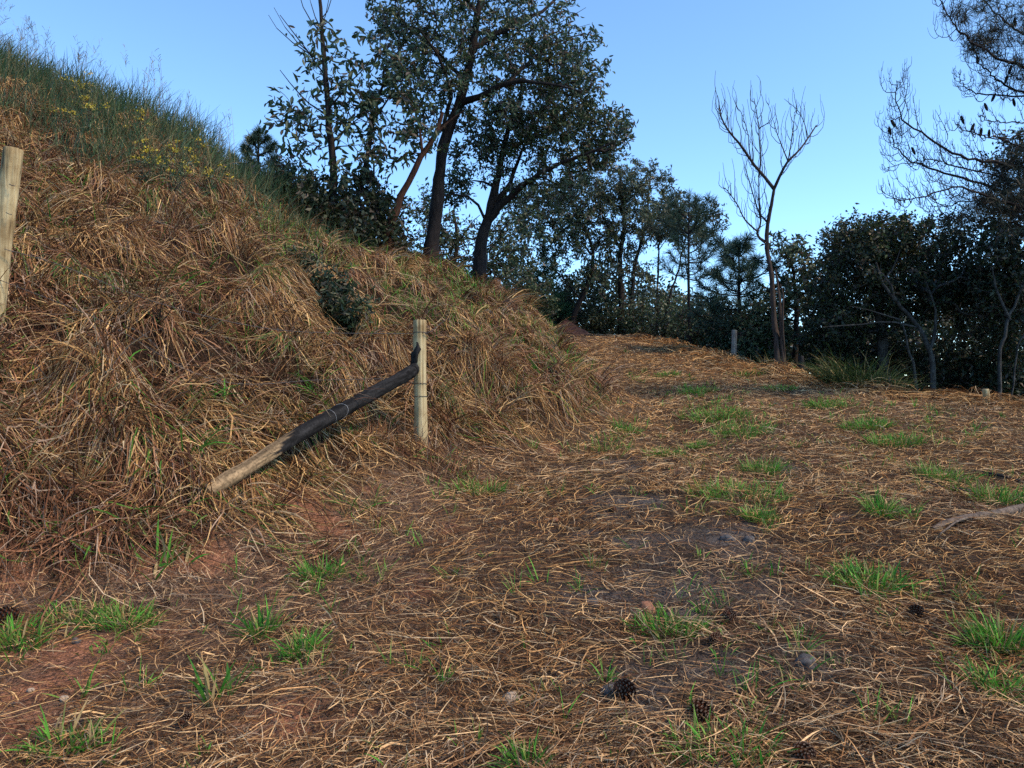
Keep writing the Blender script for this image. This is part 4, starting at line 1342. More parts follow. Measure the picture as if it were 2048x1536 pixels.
pine('skyline_pine', 'small dark pine peeping over the hill skyline left of the thicket', np.array((P(512, 0, Y)[0], Y, float(hz(P(512, 0, Y)[0], Y)))), P(517, 268, Y),
     [(0.2, 0.6, 5, 0.1), (0.35, 0.7, 6, 0.1), (0.5, 0.6, 6, 0.2), (0.63, 0.5, 5, 0.3), (0.76, 0.38, 5, 0.5), (0.88, 0.24, 4, 0.8)], NEEDLE, r0=0.07, needle=0.2, dens=40)


# ------------------------------------------------------------------ dead tree and the dry pine at the right
def curl_twigs(bag, limb, r_from, n, l0, l1, side_bias=None, depth=1, t0=0.15, flip=1.0, out=1.0, rtw=0.007, droop=0.0, sweep=False):
    """thin twigs that leave a limb sideways and curve up to the sky"""
    c = limb
    for i in range(n):
        t = t0 + (1 - t0) * (i + rng.random()) / n
        k = min(int(t * (len(c) - 1)), len(c) - 2)
        p = c[k] + (c[k + 1] - c[k]) * (t * (len(c) - 1) - k)
        tan = unit((c[k + 1] - c[k])[None])[0]
        s = 1 if (i % 2) else -1
        lat = unit((np.cross(tan, np.array((0, 1.0, 0))) * s + np.array((0, rng.normal(0, 0.8), 0)))[None])[0]
        l = rng.uniform(l0, l1) * (1.15 - 0.5 * t)
        d0 = unit((tan * 0.55 + lat * out + np.array((0, 0, -droop)))[None])[0]
        upv = np.array((0, 0, 1.0)) * 0.9 + tan * 0.5 - lat * 0.25 * flip
        q = [p, p + d0 * l * 0.33, p + d0 * l * 0.55 + upv * l * 0.22, p + d0 * l * 0.62 + upv * l * 0.6]
        if sweep:
            lat2 = lat * np.array((1, 0.6, 1))
            q = [p, p + lat2 * l * 0.14 + tan * l * 0.16, p + lat2 * l * 0.24 + tan * l * 0.30 + np.array((0, 0, l * 0.22)),
                 p + lat2 * l * 0.22 + tan * l * 0.38 + np.array((0, 0, l * 0.52)), p + lat2 * l * 0.12 + tan * l * 0.40 + np.array((0, 0, l * 0.82))]
        q = [q[0]] + [w_ + rng.normal(0, l * 0.035, 3) for w_ in q[1:]]
        cc = catmull(q, 8)
        bag.add(*tube(cc, np.linspace(rtw, rtw * 0.4, 8), 4)[:2])
        if depth > 1:
            curl_twigs(bag, cc, rtw, 5, l * 0.3, l * 0.5, depth=depth - 1, t0=0.3, rtw=rtw * 0.65, out=out)


def dead_tree():
    Y = 15.6
    g = grounded(1556, Y)
    root = empty('dead_tree', g, 'bare dead tree with curved upswept twigs against the sky beside the grey post', 'tree')
    cr = lambda *pts: [P(1248 + a * 0.3906, 100 + b * 0.3906, Y + (0.25 * math.sin(a * 0.02))) for a, b in pts]
    trunk = catmull([g] + cr((783, 1520), (770, 1400), (762, 1250), (752, 1130), (732, 1010), (735, 900), (752, 810), (768, 712)), 30)
    V, Q = tube(trunk, np.linspace(0.066, 0.028, 30), 9, rough=0.25)[:2]
    link('trunk', make_mesh('trunk', V, Q, smooth=True), M['bark_dead'], root)
    for pts, r in (((g + np.array((.12, .02, 0)), *cr((800, 1350), (790, 1220), (775, 1120))), 0.04), ((g + np.array((.2, .1, 0)), *cr((812, 1400), (815, 1260), (800, 1200))), 0.03)):
        V, Q = tube(catmull(list(pts), 12), np.linspace(r, r * 0.4, 12), 6, rough=0.2)[:2]
        link('basal_shoot', make_mesh('basal_shoot', V, Q, smooth=True), M['bark_dead'], root)
    limbs = [
        (cr((768, 712), (800, 640), (840, 570), (900, 510), (950, 440), (985, 385)), .034, .010, 9, .35, .75),
        (cr((768, 712), (720, 650), (660, 580), (600, 490), (540, 420), (500, 350), (487, 280)), .036, .010, 16, .3, .75),
        (cr((740, 890), (715, 860), (690, 830), (655, 720), (620, 600)), .024, .008, 9, .3, .6),
        (cr((725, 985), (692, 960), (682, 930), (700, 880), (692, 760), (690, 640)), .030, .010, 9, .3, .6),
        (cr((684, 930), (620, 870), (585, 800), (545, 740), (515, 705)), .018, .007, 8, .25, .55),
        (cr((690, 650), (700, 560), (692, 450), (690, 400), (678, 310), (665, 245)), .018, .005, 8, .3, .55),
        (cr((692, 400), (740, 370), (755, 330), (735, 270)), .010, .004, 2, .15, .25),
        (cr((840, 570), (812, 500), (785, 430), (765, 360)), .014, .005, 4, .25, .45),
        (cr((840, 570), (855, 480), (868, 400), (872, 320)), .012, .004, 4, .2, .4),
        (cr((940, 455), (925, 380), (890, 310), (820, 250)), .010, .004, 3, .2, .35),
        (cr((655, 590), (640, 500), (635, 430), (600, 320), (580, 300)), .012, .004, 4, .25, .45),
    ]
    for pts, r0, r1, n, l0, l1 in limbs:
        c = catmull(pts, 14)
        V, Q = tube(c, np.linspace(r0, r1, 14), 6, rough=0.15)[:2]
        br = link('branch', make_mesh('branch', V, Q, smooth=True), M['bark_dead'], root)
        bb = TubeBag()
        curl_twigs(bb, c, r1, int(n * 1.25), l0 * 1.1, l1 * 1.6, depth=1, rtw=0.0072, out=0.8, sweep=True)
        curl_twigs(bb, c, r1, int(n * 0.8), l0 * 0.8, l1 * 0.8, depth=1, rtw=0.006, out=0.8, sweep=True)
        link('twigs', bb.mesh('twigs'), M['bark_dead'], br, loc=(0, 0, 0))['kind'] = 'stuff'


dead_tree()


def cone_mesh(name, length=0.09, width=0.075, scales=84, open_=0.9):
    """pine cone lying along X: core plus spiral scales"""
    V, Q, mats = [], [], []
    tt = np.linspace(0, 1, 9)
    core = np.stack((np.linspace(-length * .5, length * .5, 9), np.zeros(9), np.zeros(9)), -1)
    prof = width * 0.30 * np.sqrt(np.clip(np.sin(np.pi * np.clip(tt * 0.94 + 0.05, 0, 1)), 0.02, 1))
    v, q, _, _ = tube(core, prof, 8)
    V.append(v); Q.append(q); mats.append(np.zeros(len(q), int)); n = len(v)
    for i in range(scales):
        t = (i + 0.5) / scales; a = i * 2.39996
        env = width * 0.5 * (math.sin(math.pi * (0.12 + 0.80 * t)) ** 0.8)
        x = -length * .46 + length * .90 * t
        rad = np.array((0, math.cos(a), math.sin(a))); tan = np.array((0, -math.sin(a), math.cos(a))); fw = np.array((1.0, 0, 0))
        d = unit((rad * open_ + fw * (0.35 + 0.7 * t))[None])[0]
        b0 = np.array((x - length * 0.05, 0, 0)) + rad * env * 0.35
        w = width * 0.15; l = env * 0.78
        nn = unit(np.cross(d, tan)[None])[0]
        p = [b0 - tan * w * .3, b0 + tan * w * .3, b0 + d * l * .8 + tan * w * .6, b0 + d * l * .8 - tan * w * .6]
        tipc = b0 + d * l
        th = nn * width * 0.035
        vv = np.array(p + [p[2] + th, p[3] + th, tipc + tan * w * .35 + th * .6, tipc - tan * w * .35 + th * .6, tipc + tan * w * .3 - th, tipc - tan * w * .3 - th])
        qq = np.array([(0, 1, 2, 3), (0, 1, 4, 5), (5, 4, 6, 7), (3, 2, 8, 9), (7, 6, 8, 9)])
        V.append(vv); Q.append(qq + n); mats.append(np.array([0, 0, 0, 0, 1])); n += len(vv)
    me = make_mesh(name, np.concatenate(V), np.concatenate(Q))
    me.materials.append(M['cone']); me.materials.append(M['cone_tip'])
    me.polygons.foreach_set('material_index', np.concatenate(mats).astype(np.int32))
    return me


CONE = cone_mesh('pine_cone')
CONE_CLOSED = cone_mesh('hanging_cone', 0.13, 0.06, 90, 0.35)
for _i in range(2):
    CONE_CLOSED.materials[_i] = M['bark_pine']


def dry_pine():
    Y = 11.0
    g = np.array((8.6, Y, float(hz(8.6, Y)) - 0.1))
    root = empty('dry_pine', g, 'large half-dry pine at the right edge, bare upcurved branches hung with cones', 'pine tree')
    nb = Bag()
    top = np.array((8.8, Y + .2, 15.0))
    tr = catmull([g, g * .5 + top * .5 + np.array((.1, 0, 0)), top], 26)
    V, Q = tube(tr, np.linspace(0.22, 0.06, 26), 12, rough=0.1)[:2]
    link('trunk', make_mesh('trunk', V, Q, smooth=True), M['bark_pine'], root)
    A = lambda dy, *pts: [P(1248 + a * 0.3906, 100 + b * 0.3906, Y + dy * i / len(pts)) for i, (a, b) in enumerate(pts)]
    B = lambda dy, *pts: [P(1448 + a * 0.29297, b * 0.29297, Y + dy * i / len(pts)) for i, (a, b) in enumerate(pts)]
    limbs = [
        (A(-.8, (2250, 640), (2048, 600), (1850, 570), (1700, 540), (1550, 440), (1430, 360), (1392, 260), (1400, 160)), .042, 26, .16, .42),
        (A(.6, (2250, 830), (2048, 765), (1900, 710), (1700, 650), (1550, 600), (1420, 540), (1380, 470), (1372, 400)), .042, 28, .16, .45),
        (B(-1, (2300, 560), (2048, 460), (1850, 390), (1700, 290), (1600, 200), (1530, 100), (1470, -10)), .038, 22, .15, .40),
        (B(.5, (2300, 760), (2048, 640), (1900, 570), (1800, 490), (1730, 400), (1690, 300)), .032, 18, .15, .36),
        (B(1.2, (2300, 690), (2048, 662), (1800, 648), (1690, 625), (1625, 570), (1600, 500)), .024, 14, .14, .32),
        (B(-.6, (2300, 900), (2048, 925), (1850, 938), (1720, 915), (1640, 870)), .022, 9, .10, .22),
        (A(-1.2, (2250, 860), (2048, 800), (1850, 745), (1700, 700), (1560, 745), (1450, 760), (1390, 778)), .034, 26, .18, .42),
        (A(1.0, (2250, 720), (2048, 690), (1900, 640), (1700, 600), (1600, 560), (1500, 570), (1350, 600)), .026, 20, .16, .38),
        (A(.3, (2250, 900), (2048, 840), (1900, 790), (1760, 770), (1650, 800), (1560, 800)), .028, 20, .16, .40),
        (B(.8, (2300, 330), (2048, 240), (1900, 130), (1800, 30), (1740, -60)), .034, 14, .15, .36),
        (B(-.4, (2300, 900), (2048, 830), (1880, 835), (1790, 815), (1745, 780)), .018, 8, .10, .22),
        (A(-.5, (2250, 560), (2048, 500), (1900, 450), (1740, 410), (1700, 370)), .022, 9, .12, .28),
        (A(.9, (2250, 950), (2048, 900), (1900, 860), (1800, 880), (1700, 850), (1610, 870)), .024, 14, .16, .36),
    ]
    for pts, r0, n, l0, l1 in limbs:
        # carry each branch back to the trunk
        tz = pts[0][2] - 0.25
        s = (tz - g[2]) / (top[2] - g[2]); tp = g + (top - g) * s
        c = catmull([tp] + pts, 30)
        V, Q = tube(c + np.concatenate((np.zeros((2, 3)), rng.normal(0, 0.012, (28, 3)))), np.linspace(r0 * 0.62, 0.005, 30), 6, rough=0.2)[:2]
        br = link('branch', make_mesh('branch', V, Q, smooth=True), M['bark_pine'], root)
        bb = TubeBag()
        curl_twigs(bb, c, 0.01, int(n * 1.5), l0 * 1.2, l1 * 1.5, depth=2, t0=0.22, rtw=0.0058, out=1.0, droop=0.3)
        link('twigs', bb.mesh('twigs'), M['bark_pine'], br, loc=(0, 0, 0))['kind'] = 'stuff'
    # live and browned needle sprays near the trunk and crown
    sprays = [(2040, 130, 90, .5), (2000, 60, 70, .5), (2060, 30, 90, .6), (1960, 95, 40, .3), (2075, 300, 60, .5), (2030, 330, 45, .4), (2070, 420, 90, .6), (2000, 390, 70, .5), (2040, 360, 80, .5), (1950, 420, 60, .5), (1940, 15, 40, .4)]
    pal = np.array(((0.035, 0.045, 0.028), (0.04, 0.045, 0.03), (0.05, 0.038, 0.025), (0.03, 0.04, 0.03)))
    for u, v, rpx, rd in sprays:
        k = Y / F
        n = int(rpx * 8)
        c = in_ellipsoid(n, P(u, v, Y), (rpx * k, rd, rpx * k * .7), 0.5)
        for p in c[::12]:
            m = 26
            d = unit(rng.normal(0, 1, (m, 3)) + np.array((0, 0, 0.3)))
            L = rng.uniform(0.10, 0.2, m)
            path = np.stack((np.repeat(p[None], m, 0), p + d * L[:, None] * .55, p + d * L[:, None] + np.array((0, 0, -.03))), 1)
            nb.add(*ribbon(path, np.full(m, 0.006), unit(np.cross(d, rng.normal(0, 1, (m, 3)))), pick(pal, m)))
    link('needles', nb.mesh('needles'), M['needle'], root)['kind'] = 'stuff'
    # hanging cones are parts of the tree
    for u, v in ((1972, 214), (1925, 240), (1945, 255), (1786, 247), (1827, 302), (2028, 205), (2012, 160), (1987, 195), (1780, 262), (1962, 265), (1978, 268), (1955, 120), (2020, 140), (2030, 45)):
        o = bpy.data.objects.new('cone', CONE_CLOSED)
        col.objects.link(o); o.parent = root
        o.location = Vector(P(u, v, Y + rng.uniform(-.2, .2))) - Vector(root.location)
        o.rotation_euler = (rng.uniform(-.3, .3), math.radians(rng.uniform(60, 115)), rng.uniform(0, 6.28))


dry_pine()

# ------------------------------------------------------------------ fence: posts, brace log, wire
def mat_post(name, c1, c2, crack):
    m, nt, b = new_mat(name)
    tc = nt.nodes.new('ShaderNodeTexCoord')
    mp = nt.nodes.new('ShaderNodeMapping'); mp.inputs['Scale'].default_value = (45, 45, 1.6)
    nt.links.new(tc.outputs['Object'], mp.inputs['Vector'])
    nz = nt.nodes.new('ShaderNodeTexNoise'); nz.inputs['Scale'].default_value = 1; nz.inputs['Detail'].default_value = 7; nz.inputs['Roughness'].default_value = 0.6
    nt.links.new(mp.outputs[0], nz.inputs['Vector'])
    cr = nt.nodes.new('ShaderNodeValToRGB'); e = cr.color_ramp.elements
    e[0].position = 0.30; e[0].color = (*crack, 1); e[1].position = 0.72; e[1].color = (*c2, 1)
    k = e.new(0.42); k.color = (*c1, 1)
    nt.links.new(nz.outputs['Fac'], cr.inputs['Fac'])
    n2 = nt.nodes.new('ShaderNodeTexNoise'); n2.inputs['Scale'].default_value = 5; n2.inputs['Detail'].default_value = 4
    nt.links.new(tc.outputs['Object'], n2.inputs['Vector'])
    c2r = nt.nodes.new('ShaderNodeValToRGB'); f = c2r.color_ramp.elements
    f[0].position = 0.36; f[0].color = (0.45, 0.36, 0.28, 1); f[1].position = 0.55; f[1].color = (1, 1, 1, 1)
    nt.links.new(n2.outputs['Fac'], c2r.inputs['Fac'])
    mx = nt.nodes.new('ShaderNodeMix'); mx.data_type = 'RGBA'; mx.blend_type = 'MULTIPLY'; mx.inputs[0].default_value = 0.75
    nt.links.new(cr.outputs[0], mx.inputs[6]); nt.links.new(c2r.outputs[0], mx.inputs[7])
    nt.links.new(mx.outputs[2], b.inputs['Base Color'])
    bp = nt.nodes.new('ShaderNodeBump'); bp.inputs['Strength'].default_value = 0.7; bp.inputs['Distance'].default_value = 0.01
    nt.links.new(nz.outputs['Fac'], bp.inputs['Height']); nt.links.new(bp.outputs[0], b.inputs['Normal'])
    set_in(b, Roughness=0.85)
    b.inputs['Specular IOR Level'].default_value = 0.2
    return m


M['post'] = mat_post('weathered_pale_post', (0.36, 0.28, 0.145), (0.56, 0.47, 0.275), (0.05, 0.037, 0.024))
M['post_grey'] = mat_post('grey_post', (0.15, 0.14, 0.125), (0.27, 0.255, 0.23), (0.04, 0.036, 0.03))


def post(name, label, foot, head, r, mat, sides=40, group='fence posts'):
    foot = np.asarray(foot, float); head = np.asarray(head, float)
    root = empty(name, foot, label, 'post', group)
    n = 40
    t = np.linspace(0, 1, n)[:, None]
    c = foot * (1 - t) + head * t
    rr = r * (1 + 0.03 * np.sin(t[:, 0] * 9)) * (1.04 - 0.06 * t[:, 0])
    rr[-1] *= 0.93
    c[-1] = c[-2] + (head - c[-2]) * 1.0
    c[-2] = head - unit((head - foot)[None])[0] * 0.008
    V, Q, T_, A_ = tube(c, rr, sides, rough=0.0)
    # split the rings so the top is uneven and checked
    ang = A_
    bump_ = r * (0.05 * N2(ang * 1.9 + foot[0], T_ * 5) + 0.03 * N3(ang * 4.0, T_ * 12))
    for a0, t0_, t1_, dp in ((4.55, 0.45, 1.2, .30), (5.3, 0.1, 0.75, .22), (3.7, 0.5, 1.2, .16), (4.95, 0.55, 0.9, .12), (1.2, .3, 1.2, .25)):
        w_ = np.clip((T_ - t0_) / 0.08, 0, 1) * np.clip((t1_ - T_) / 0.08, 0, 1)
        bump_ = bump_ - r * dp * w_ * np.exp(-((ang - a0 - 0.06 * np.sin(T_ * 11 + a0)) / 0.075) ** 2)
    bump_ = bump_ + r * 0.05 * np.exp(-((T_ - 0.62) / 0.03) ** 2) * np.cos(ang - 5.2).clip(0, 1)
    cen = foot + (head - foot) * T_[:, None]
    dirv = unit(V - cen)
    keep = np.linalg.norm(V - cen, axis=1) > r * 0.3
    V = V + dirv * (bump_ * keep)[:, None]
    me = make_mesh('shaft', V - foot, Q, smooth=True)
    o = link('shaft', me, mat, root, loc=(0, 0, 0))
    return root


def ring_pts(c, axis_, r, n=14, turns=1.1, tilt=0.15):
    axis_ = unit(np.asarray(axis_, float)[None])[0]
    s = unit(np.cross(axis_, np.array((0, 1.0, 0.01)))[None])[0]; b = np.cross(axis_, s)
    a = np.linspace(0, 2 * math.pi * turns, n)
    return c + s * (np.cos(a) * r)[:, None] + b * (np.sin(a) * r)[:, None] + axis_ * (np.sin(a) * r * tilt)[:, None]


cp_foot = hit(842, 950); YC = 6.95
cp_foot = np.array((P(842, 0, YC)[0], YC, float(hz(P(842, 0, YC)[0], YC)) - 0.25))
cp_head = P(839, 640, YC)
cpost = post('fence_post', 'pale corner post bound with wire, a charred log leaning against it', cp_foot, cp_head, 0.059, M['post'])
ax = cp_head - cp_foot
for v, tl in ((668, .25), (666, .1), (768, .12), (793, .05)):
    f = (P(839, v, YC)[2] - cp_foot[2]) / (cp_head[2] - cp_foot[2])
    V, Q, _, _ = tube(ring_pts(cp_foot + ax * f, ax, 0.062, tilt=tl), 0.0028, 5)
    link('wire_binding', make_mesh('wire_binding', V - cp_foot, Q, smooth=True), M['wire'], cpost, loc=(0, 0, 0))
# charred patch where the brace burnt against it: a thin scorched shell
V, Q, T_, A_ = tube(catmull([P(829, 735, YC - .02), P(831, 712, YC - .045), P(836, 695, YC - .05), P(832, 680, YC - .045)], 9), (.03, .034, .036, .034, .030, .026, .02, .012, .004), 8, rough=0.5)
link('charred_knot', make_mesh('charred_knot', V - cp_foot, Q, smooth=True), M['char'], cpost, loc=(0, 0, 0))

YL = 5.8
lp_foot = np.array((P(-10, 0, YL)[0], YL, float(hz(P(-10, 0, YL)[0], YL)) - 0.2))
lp_head = P(27, 297, YL)
lpost = post('fence_post', 'pale leaning post cut by the left edge of the picture', lp_foot + np.array((-0.03, 0, 0)), lp_head, 0.065, M['post'])
for v, u in ((368, 24), (425, 18)):
    V, Q, _, _ = tube(np.array((P(u - 6, v, YL - .075), P(u, v + 3, YL - .082), P(u + 6, v + 4, YL - .075))), 0.003, 5)
    link('staple', make_mesh('staple', V, Q), M['wire'], lpost)
post('fence_post', 'grey weathered post standing on the far edge of the track', grounded(1466, 17.9) - np.array((0, 0, .2)), P(1469, 660, 17.9), 0.062, M['post_grey'])
post('fence_post', 'short dark post sunk in grass right of the dead tree', grounded(1604, 14.6) - np.array((0, 0, .1)), P(1602, 712, 14.6), 0.055, M['char'])
post('fence_post', 'short pale stub of a post on the track edge at the far right', grounded(1975, 10.5) - np.array((0, 0, .1)), P(1971, 778, 10.5), 0.042, M['post'])
post('fence_post', 'small orange-brown broken stake behind the raked straw', grounded(1783, 12.4) - np.array((0, 0, .1)), P(1778, 752, 12.4), 0.028, M['branch'])
post('fence_post', 'tiny pale post beyond the crest beside the young pine stem', grounded(1091, 29.3), P(1092, 643, 29.3), 0.055, M['post_grey'])
post('fence_post', 'pale post top showing above the thicket under the skyline', grounded(622, 15.2), P(622, 342, 15.2), 0.06, M['post'])


def brace_log():
    a = P(412, 985, 5.1); b = P(600, 868, 5.75); c = P(740, 790, 6.4); d = P(815, 748, 6.78); e = P(832, 733, 6.86)
    gz = float(hz(a[0], a[1]))
    pts = catmull([a, P(510, 926, 5.42), b, c, d, e], 92)
    rr = np.concatenate((np.linspace(0.053, 0.057, 30), np.linspace(0.057, 0.053, 12), (0.05, 0.046, 0.042, 0.036)))
    rr = np.interp(np.linspace(0, 45, 92), np.arange(46), rr)
    k_ = np.arange(92) / 2
    rr = rr * (1 + 0.06 * np.sin(k_ * 0.55) * np.sin(k_ * 0.23) + 0.02 * np.sin(k_ * 1.7))
    V, Q, T_, A_ = tube(pts, rr, 30, rough=0.06)
    lim = 0.31 - 0.07 * np.sin(A_ + 0.6) + 0.06 * N1(A_ * 2.2, T_ * 14) + 0.02 * N2(A_ * 9, T_ * 40)
    axc = np.stack([np.interp(T_, np.linspace(0, 1, 92), pts[:, i_]) for i_ in range(3)], -1)
    crack = 0.0030 * N3(A_ * 3.5, T_ * 60) + 0.0022 * N1(A_ * 8 + 3, T_ * 130)
    crack = np.where(T_ > lim, crack, 0.0016 * N2(A_ * 7, T_ * 5)) - 0.007 * np.exp(-((A_ - 3.9 - 0.5 * np.sin(T_ * 5)) / 0.07) ** 2)
    ring_ok = np.linalg.norm(V - axc, axis=1) > 0.02
    V = V + unit(V - axc) * (crack * ring_ok)[:, None]
    f = np.clip((T_ - lim) / 0.010, 0, 1)[:, None]
    grain = (0.72 + 0.4 * N2(A_ * 8, T_ * 4) + 0.25 * N1(A_ * 20, T_ * 9))[:, None]
    wood = np.array((0.31, 0.215, 0.12)) * grain * (1 - 0.35 * np.clip(N4(A_ * 1.5 + 3, T_ * 9), 0, 1))[:, None]
    char_ = np.array((0.015, 0.0145, 0.0145)) * (0.9 + 0.7 * N3(A_ * 3, T_ * 45) + 0.6 * np.clip(N1(A_ * 6, T_ * 12), 0, 1))[:, None]
    c = wood * (1 - f) + char_ * f
    root = empty('brace_log', pts[0], 'black charred log with a bare grey-brown lower end, leaning on the corner post', 'log')
    o = link('shaft', make_mesh('shaft', V, Q, c, smooth=True), M['log'], root)
    for i, (k, m_) in enumerate(((46, 'wire_new'), (44, 'wire_new'))):
        axv = pts[k + 1] - pts[k - 1]
        v, q, _, _ = tube(ring_pts(pts[k], axv, rr[k] + 0.003, turns=0.55, tilt=0.9 - 0.8 * i), 0.0016, 5)
        link('wire_binding', make_mesh('wire_binding', v, q, smooth=True), M[m_], root)


M['log'] = mat_attr('charred_log', 0.85, 0.12, 0.0, 0.5, 55)
brace_log()


def wire(label, pts, r=0.0028, barbs=0.14, mat='wire'):
    c = catmull(pts, 60)
    root = empty('barbed_wire', c[0], label, 'wire', 'barbed wire strands')
    tb = TubeBag()
    tb.add(*tube(c, r, 5)[:2])
    link('strand', tb.mesh('strand'), M[mat], root)
    bb = TubeBag()
    ln = np.linalg.norm(np.diff(c, axis=0), axis=1).sum()
    for t in np.arange(0.05, 0.98, barbs / ln):
        p = c[int(t * 59)]
        for k in range(2):
            d = unit(rng.normal(0, 1, (1, 3)))[0] * 0.017
            bb.add(*tube(np.stack((p - d, p, p + d)), 0.0016, 4)[:2])
    link('barbs', bb.mesh('barbs'), M[mat], root)['kind'] = 'stuff'


def off(p, h):
    return np.array((p[0], p[1], max(p[2], float(hz(p[0], p[1])) + h)))


wire('barbed wire drooping from the left edge post across the bank, upper strand', [P(8, 498, 5.72), off(P(120, 530, 5.9), .08), off(P(330, 610, 6.2), .08), off(P(560, 660, 6.6), .1), P(826, 668, YC - .06)])
wire('barbed wire tied low round the corner post and over the log', [P(826, 766, YC - .07), P(780, 758, 6.75), off(P(640, 760, 6.6), .1), off(P(430, 760, 5.9), .1), off(P(200, 640, 5.8), .08), P(0, 560, 5.75)])
wire('twisted wire tail sticking out right of the corner post', [P(851, 668, YC - .05), P(865, 660, YC - .03), P(880, 648, YC + .0), P(893, 638, YC + .03)], r=0.003, barbs=0.05)


# ------------------------------------------------------------------ fallen wood, cones, stones, mound
def stick(name, label, pts, r0, r1, mat, cat='branch', rough=0.25, twigs=()):
    pts = [np.array((p[0], p[1], float(hz(p[0], p[1])) + r0 * (0.1 + 0.5 * rng.random()))) for p in pts]
    root = empty(name, pts[0], label, cat)
    c = catmull(pts, 26)
    V, Q, _, _ = tube(c, np.linspace(r0, r1, 26), 10, rough=rough)
    link('stem', make_mesh('stem', V, Q, smooth=True), mat, root)
    for a, b in twigs:
        V, Q, _, _ = tube(catmull([a, (a + b) / 2 + rng.normal(0, .02, 3), b], 8), np.linspace(r1 * .8, r1 * .3, 8), 6, rough=.2)
        link('side_twig', make_mesh('side_twig', V, Q, smooth=True), mat, root)
    return root


H = hit
stick('fallen_branch', 'brown fallen branch lying in straw at the right edge', [H(2130, 1000), H(2048, 1022), H(1980, 1035), H(1910, 1048), H(1865, 1062)], 0.042, 0.016, M['branch'],
      twigs=((H(1955, 1040) + np.array((0, 0, .03)), H(1880, 1085) + np.array((0, 0, .05))),))
stick('charred_stick', 'longer black charred stick in the grass above the fallen branch', [H(1848, 968), H(1890, 978), H(1930, 988), H(1965, 1000)], 0.022, 0.03, M['char'])
stick('charred_stick', 'short black charred stick at the right edge behind the grass tuft', [H(1945, 948), H(1990, 955), H(2040, 965), H(2080, 968)], 0.026, 0.022, M['char'])

cone_spots = [(1404, 1446, 1.05, 'pine cone in front of the others, low in the centre right of the track'), (1250, 1405, 1.1, 'pine cone half covered by a straw, left of the front cone'),
              (1459, 1246, .95, 'pine cone lying just right of a green grass tuft on the track'), (1432, 1291, .8, 'dark small cone between two cones on the track'),
              (1646, 1027, .95, 'far pine cone alone in straw beneath the middle green tuft'), (1832, 1238, .95, 'dark pine cone in thick straw at the right'),
              (14, 1250, 1.25, 'dark pine cone cut by the left edge behind a grass tuft'), (370, 1455, .7, 'small pine cone on the bare soil at lower left'),
              (1608, 1528, 1.0, 'pine cone cut by the bottom edge of the picture'), (330, 1222, .75, 'pine cone beside the green tufts at the left'),
              (1060, 1010, .6, 'tiny far cone near the foot of the bank'), (1225, 1027, .7, 'small cone on grey ash near the left wheel track')]
for u, v, s, lb in cone_spots:
    p = hit(u, v)
    o = bpy.data.objects.new('pine_cone', CONE)
    col.objects.link(o)
    o.location = Vector((p[0], p[1], p[2] + 0.036 * s)); o.scale = (s, s, s)
    o.rotation_euler = (rng.uniform(0, 6), rng.uniform(-.5, .2), rng.uniform(3.6, 5.6))
    tag(o, lb, 'pine cone', 'pine cones on the track')


def rock_mesh(name, r, flat=0.7, seed=0, mat=None):
    import bmesh
    bm = bmesh.new()
    bmesh.ops.create_icosphere(bm, subdivisions=3, radius=1)
    nz = Noise(seed + 50)
    for v in bm.verts:
        c = np.array(v.co)
        k = 1 + 0.22 * float(nz(c[0:1] * 1.6 + 7, c[1:2] * 1.6 + c[2] * 1.3)[0]) + 0.07 * float(nz(c[0:1] * 5, c[2:3] * 5 + c[1])[0])
        v.co = Vector((c[0] * k * r, c[1] * k * r * .85, c[2] * k * r * flat))
    me = bpy.data.meshes.new(name); bm.to_mesh(me); bm.free()
    for p in me.polygons:
        p.use_smooth = True
    me.materials.append(mat)
    return me


rocks = [(1021, 1404, .037, 'stone', 'round pale stone on the straw near the bottom centre'), (1612, 1332, .055, 'stone_grey', 'ash-grey stone sunk in straw at the right of the track'),
         (1455, 1083, .05, 'stone_grey', 'grey stone on the ash patch in the middle of the track'), (1497, 1083, .045, 'stone_grey', 'dark grey stone beside the other on the ash patch'),
         (1295, 1222, .05, 'clay_lump', 'pinkish clay lump behind the green tuft on the track'), (1185, 1212, .045, 'stone_grey', 'bluish grey stone left of the clay lump'),
         (1110, 1042, .03, 'clay_lump', 'small red clod at the foot of the bank'), (152, 1288, .025, 'stone_grey', 'dark pebble on the bare clay at the left'),
         (128, 1400, .02, 'stone', 'pale pebble on the bare clay at lower left'), (62, 1385, .016, 'stone', 'tiny pale pebble left of the pale pebble'),
         (125, 1448, .018, 'clay_lump', 'clay crumb near the lower left corner'), (1220, 1388, .04, 'stone_grey', 'dark grey stone left of the straw-covered cone')]
for i, (u, v, r, m_, lb) in enumerate(rocks):
    p = hit(u, v)
    o = bpy.data.objects.new('stone', rock_mesh('stone', r, .7, i, M[m_]))
    col.objects.link(o); o.location = Vector((p[0], p[1], p[2] + r * .1)); o.rotation_euler = (0, 0, rng.uniform(0, 6))
    tag(o, lb, 'stone', 'stones on the track')


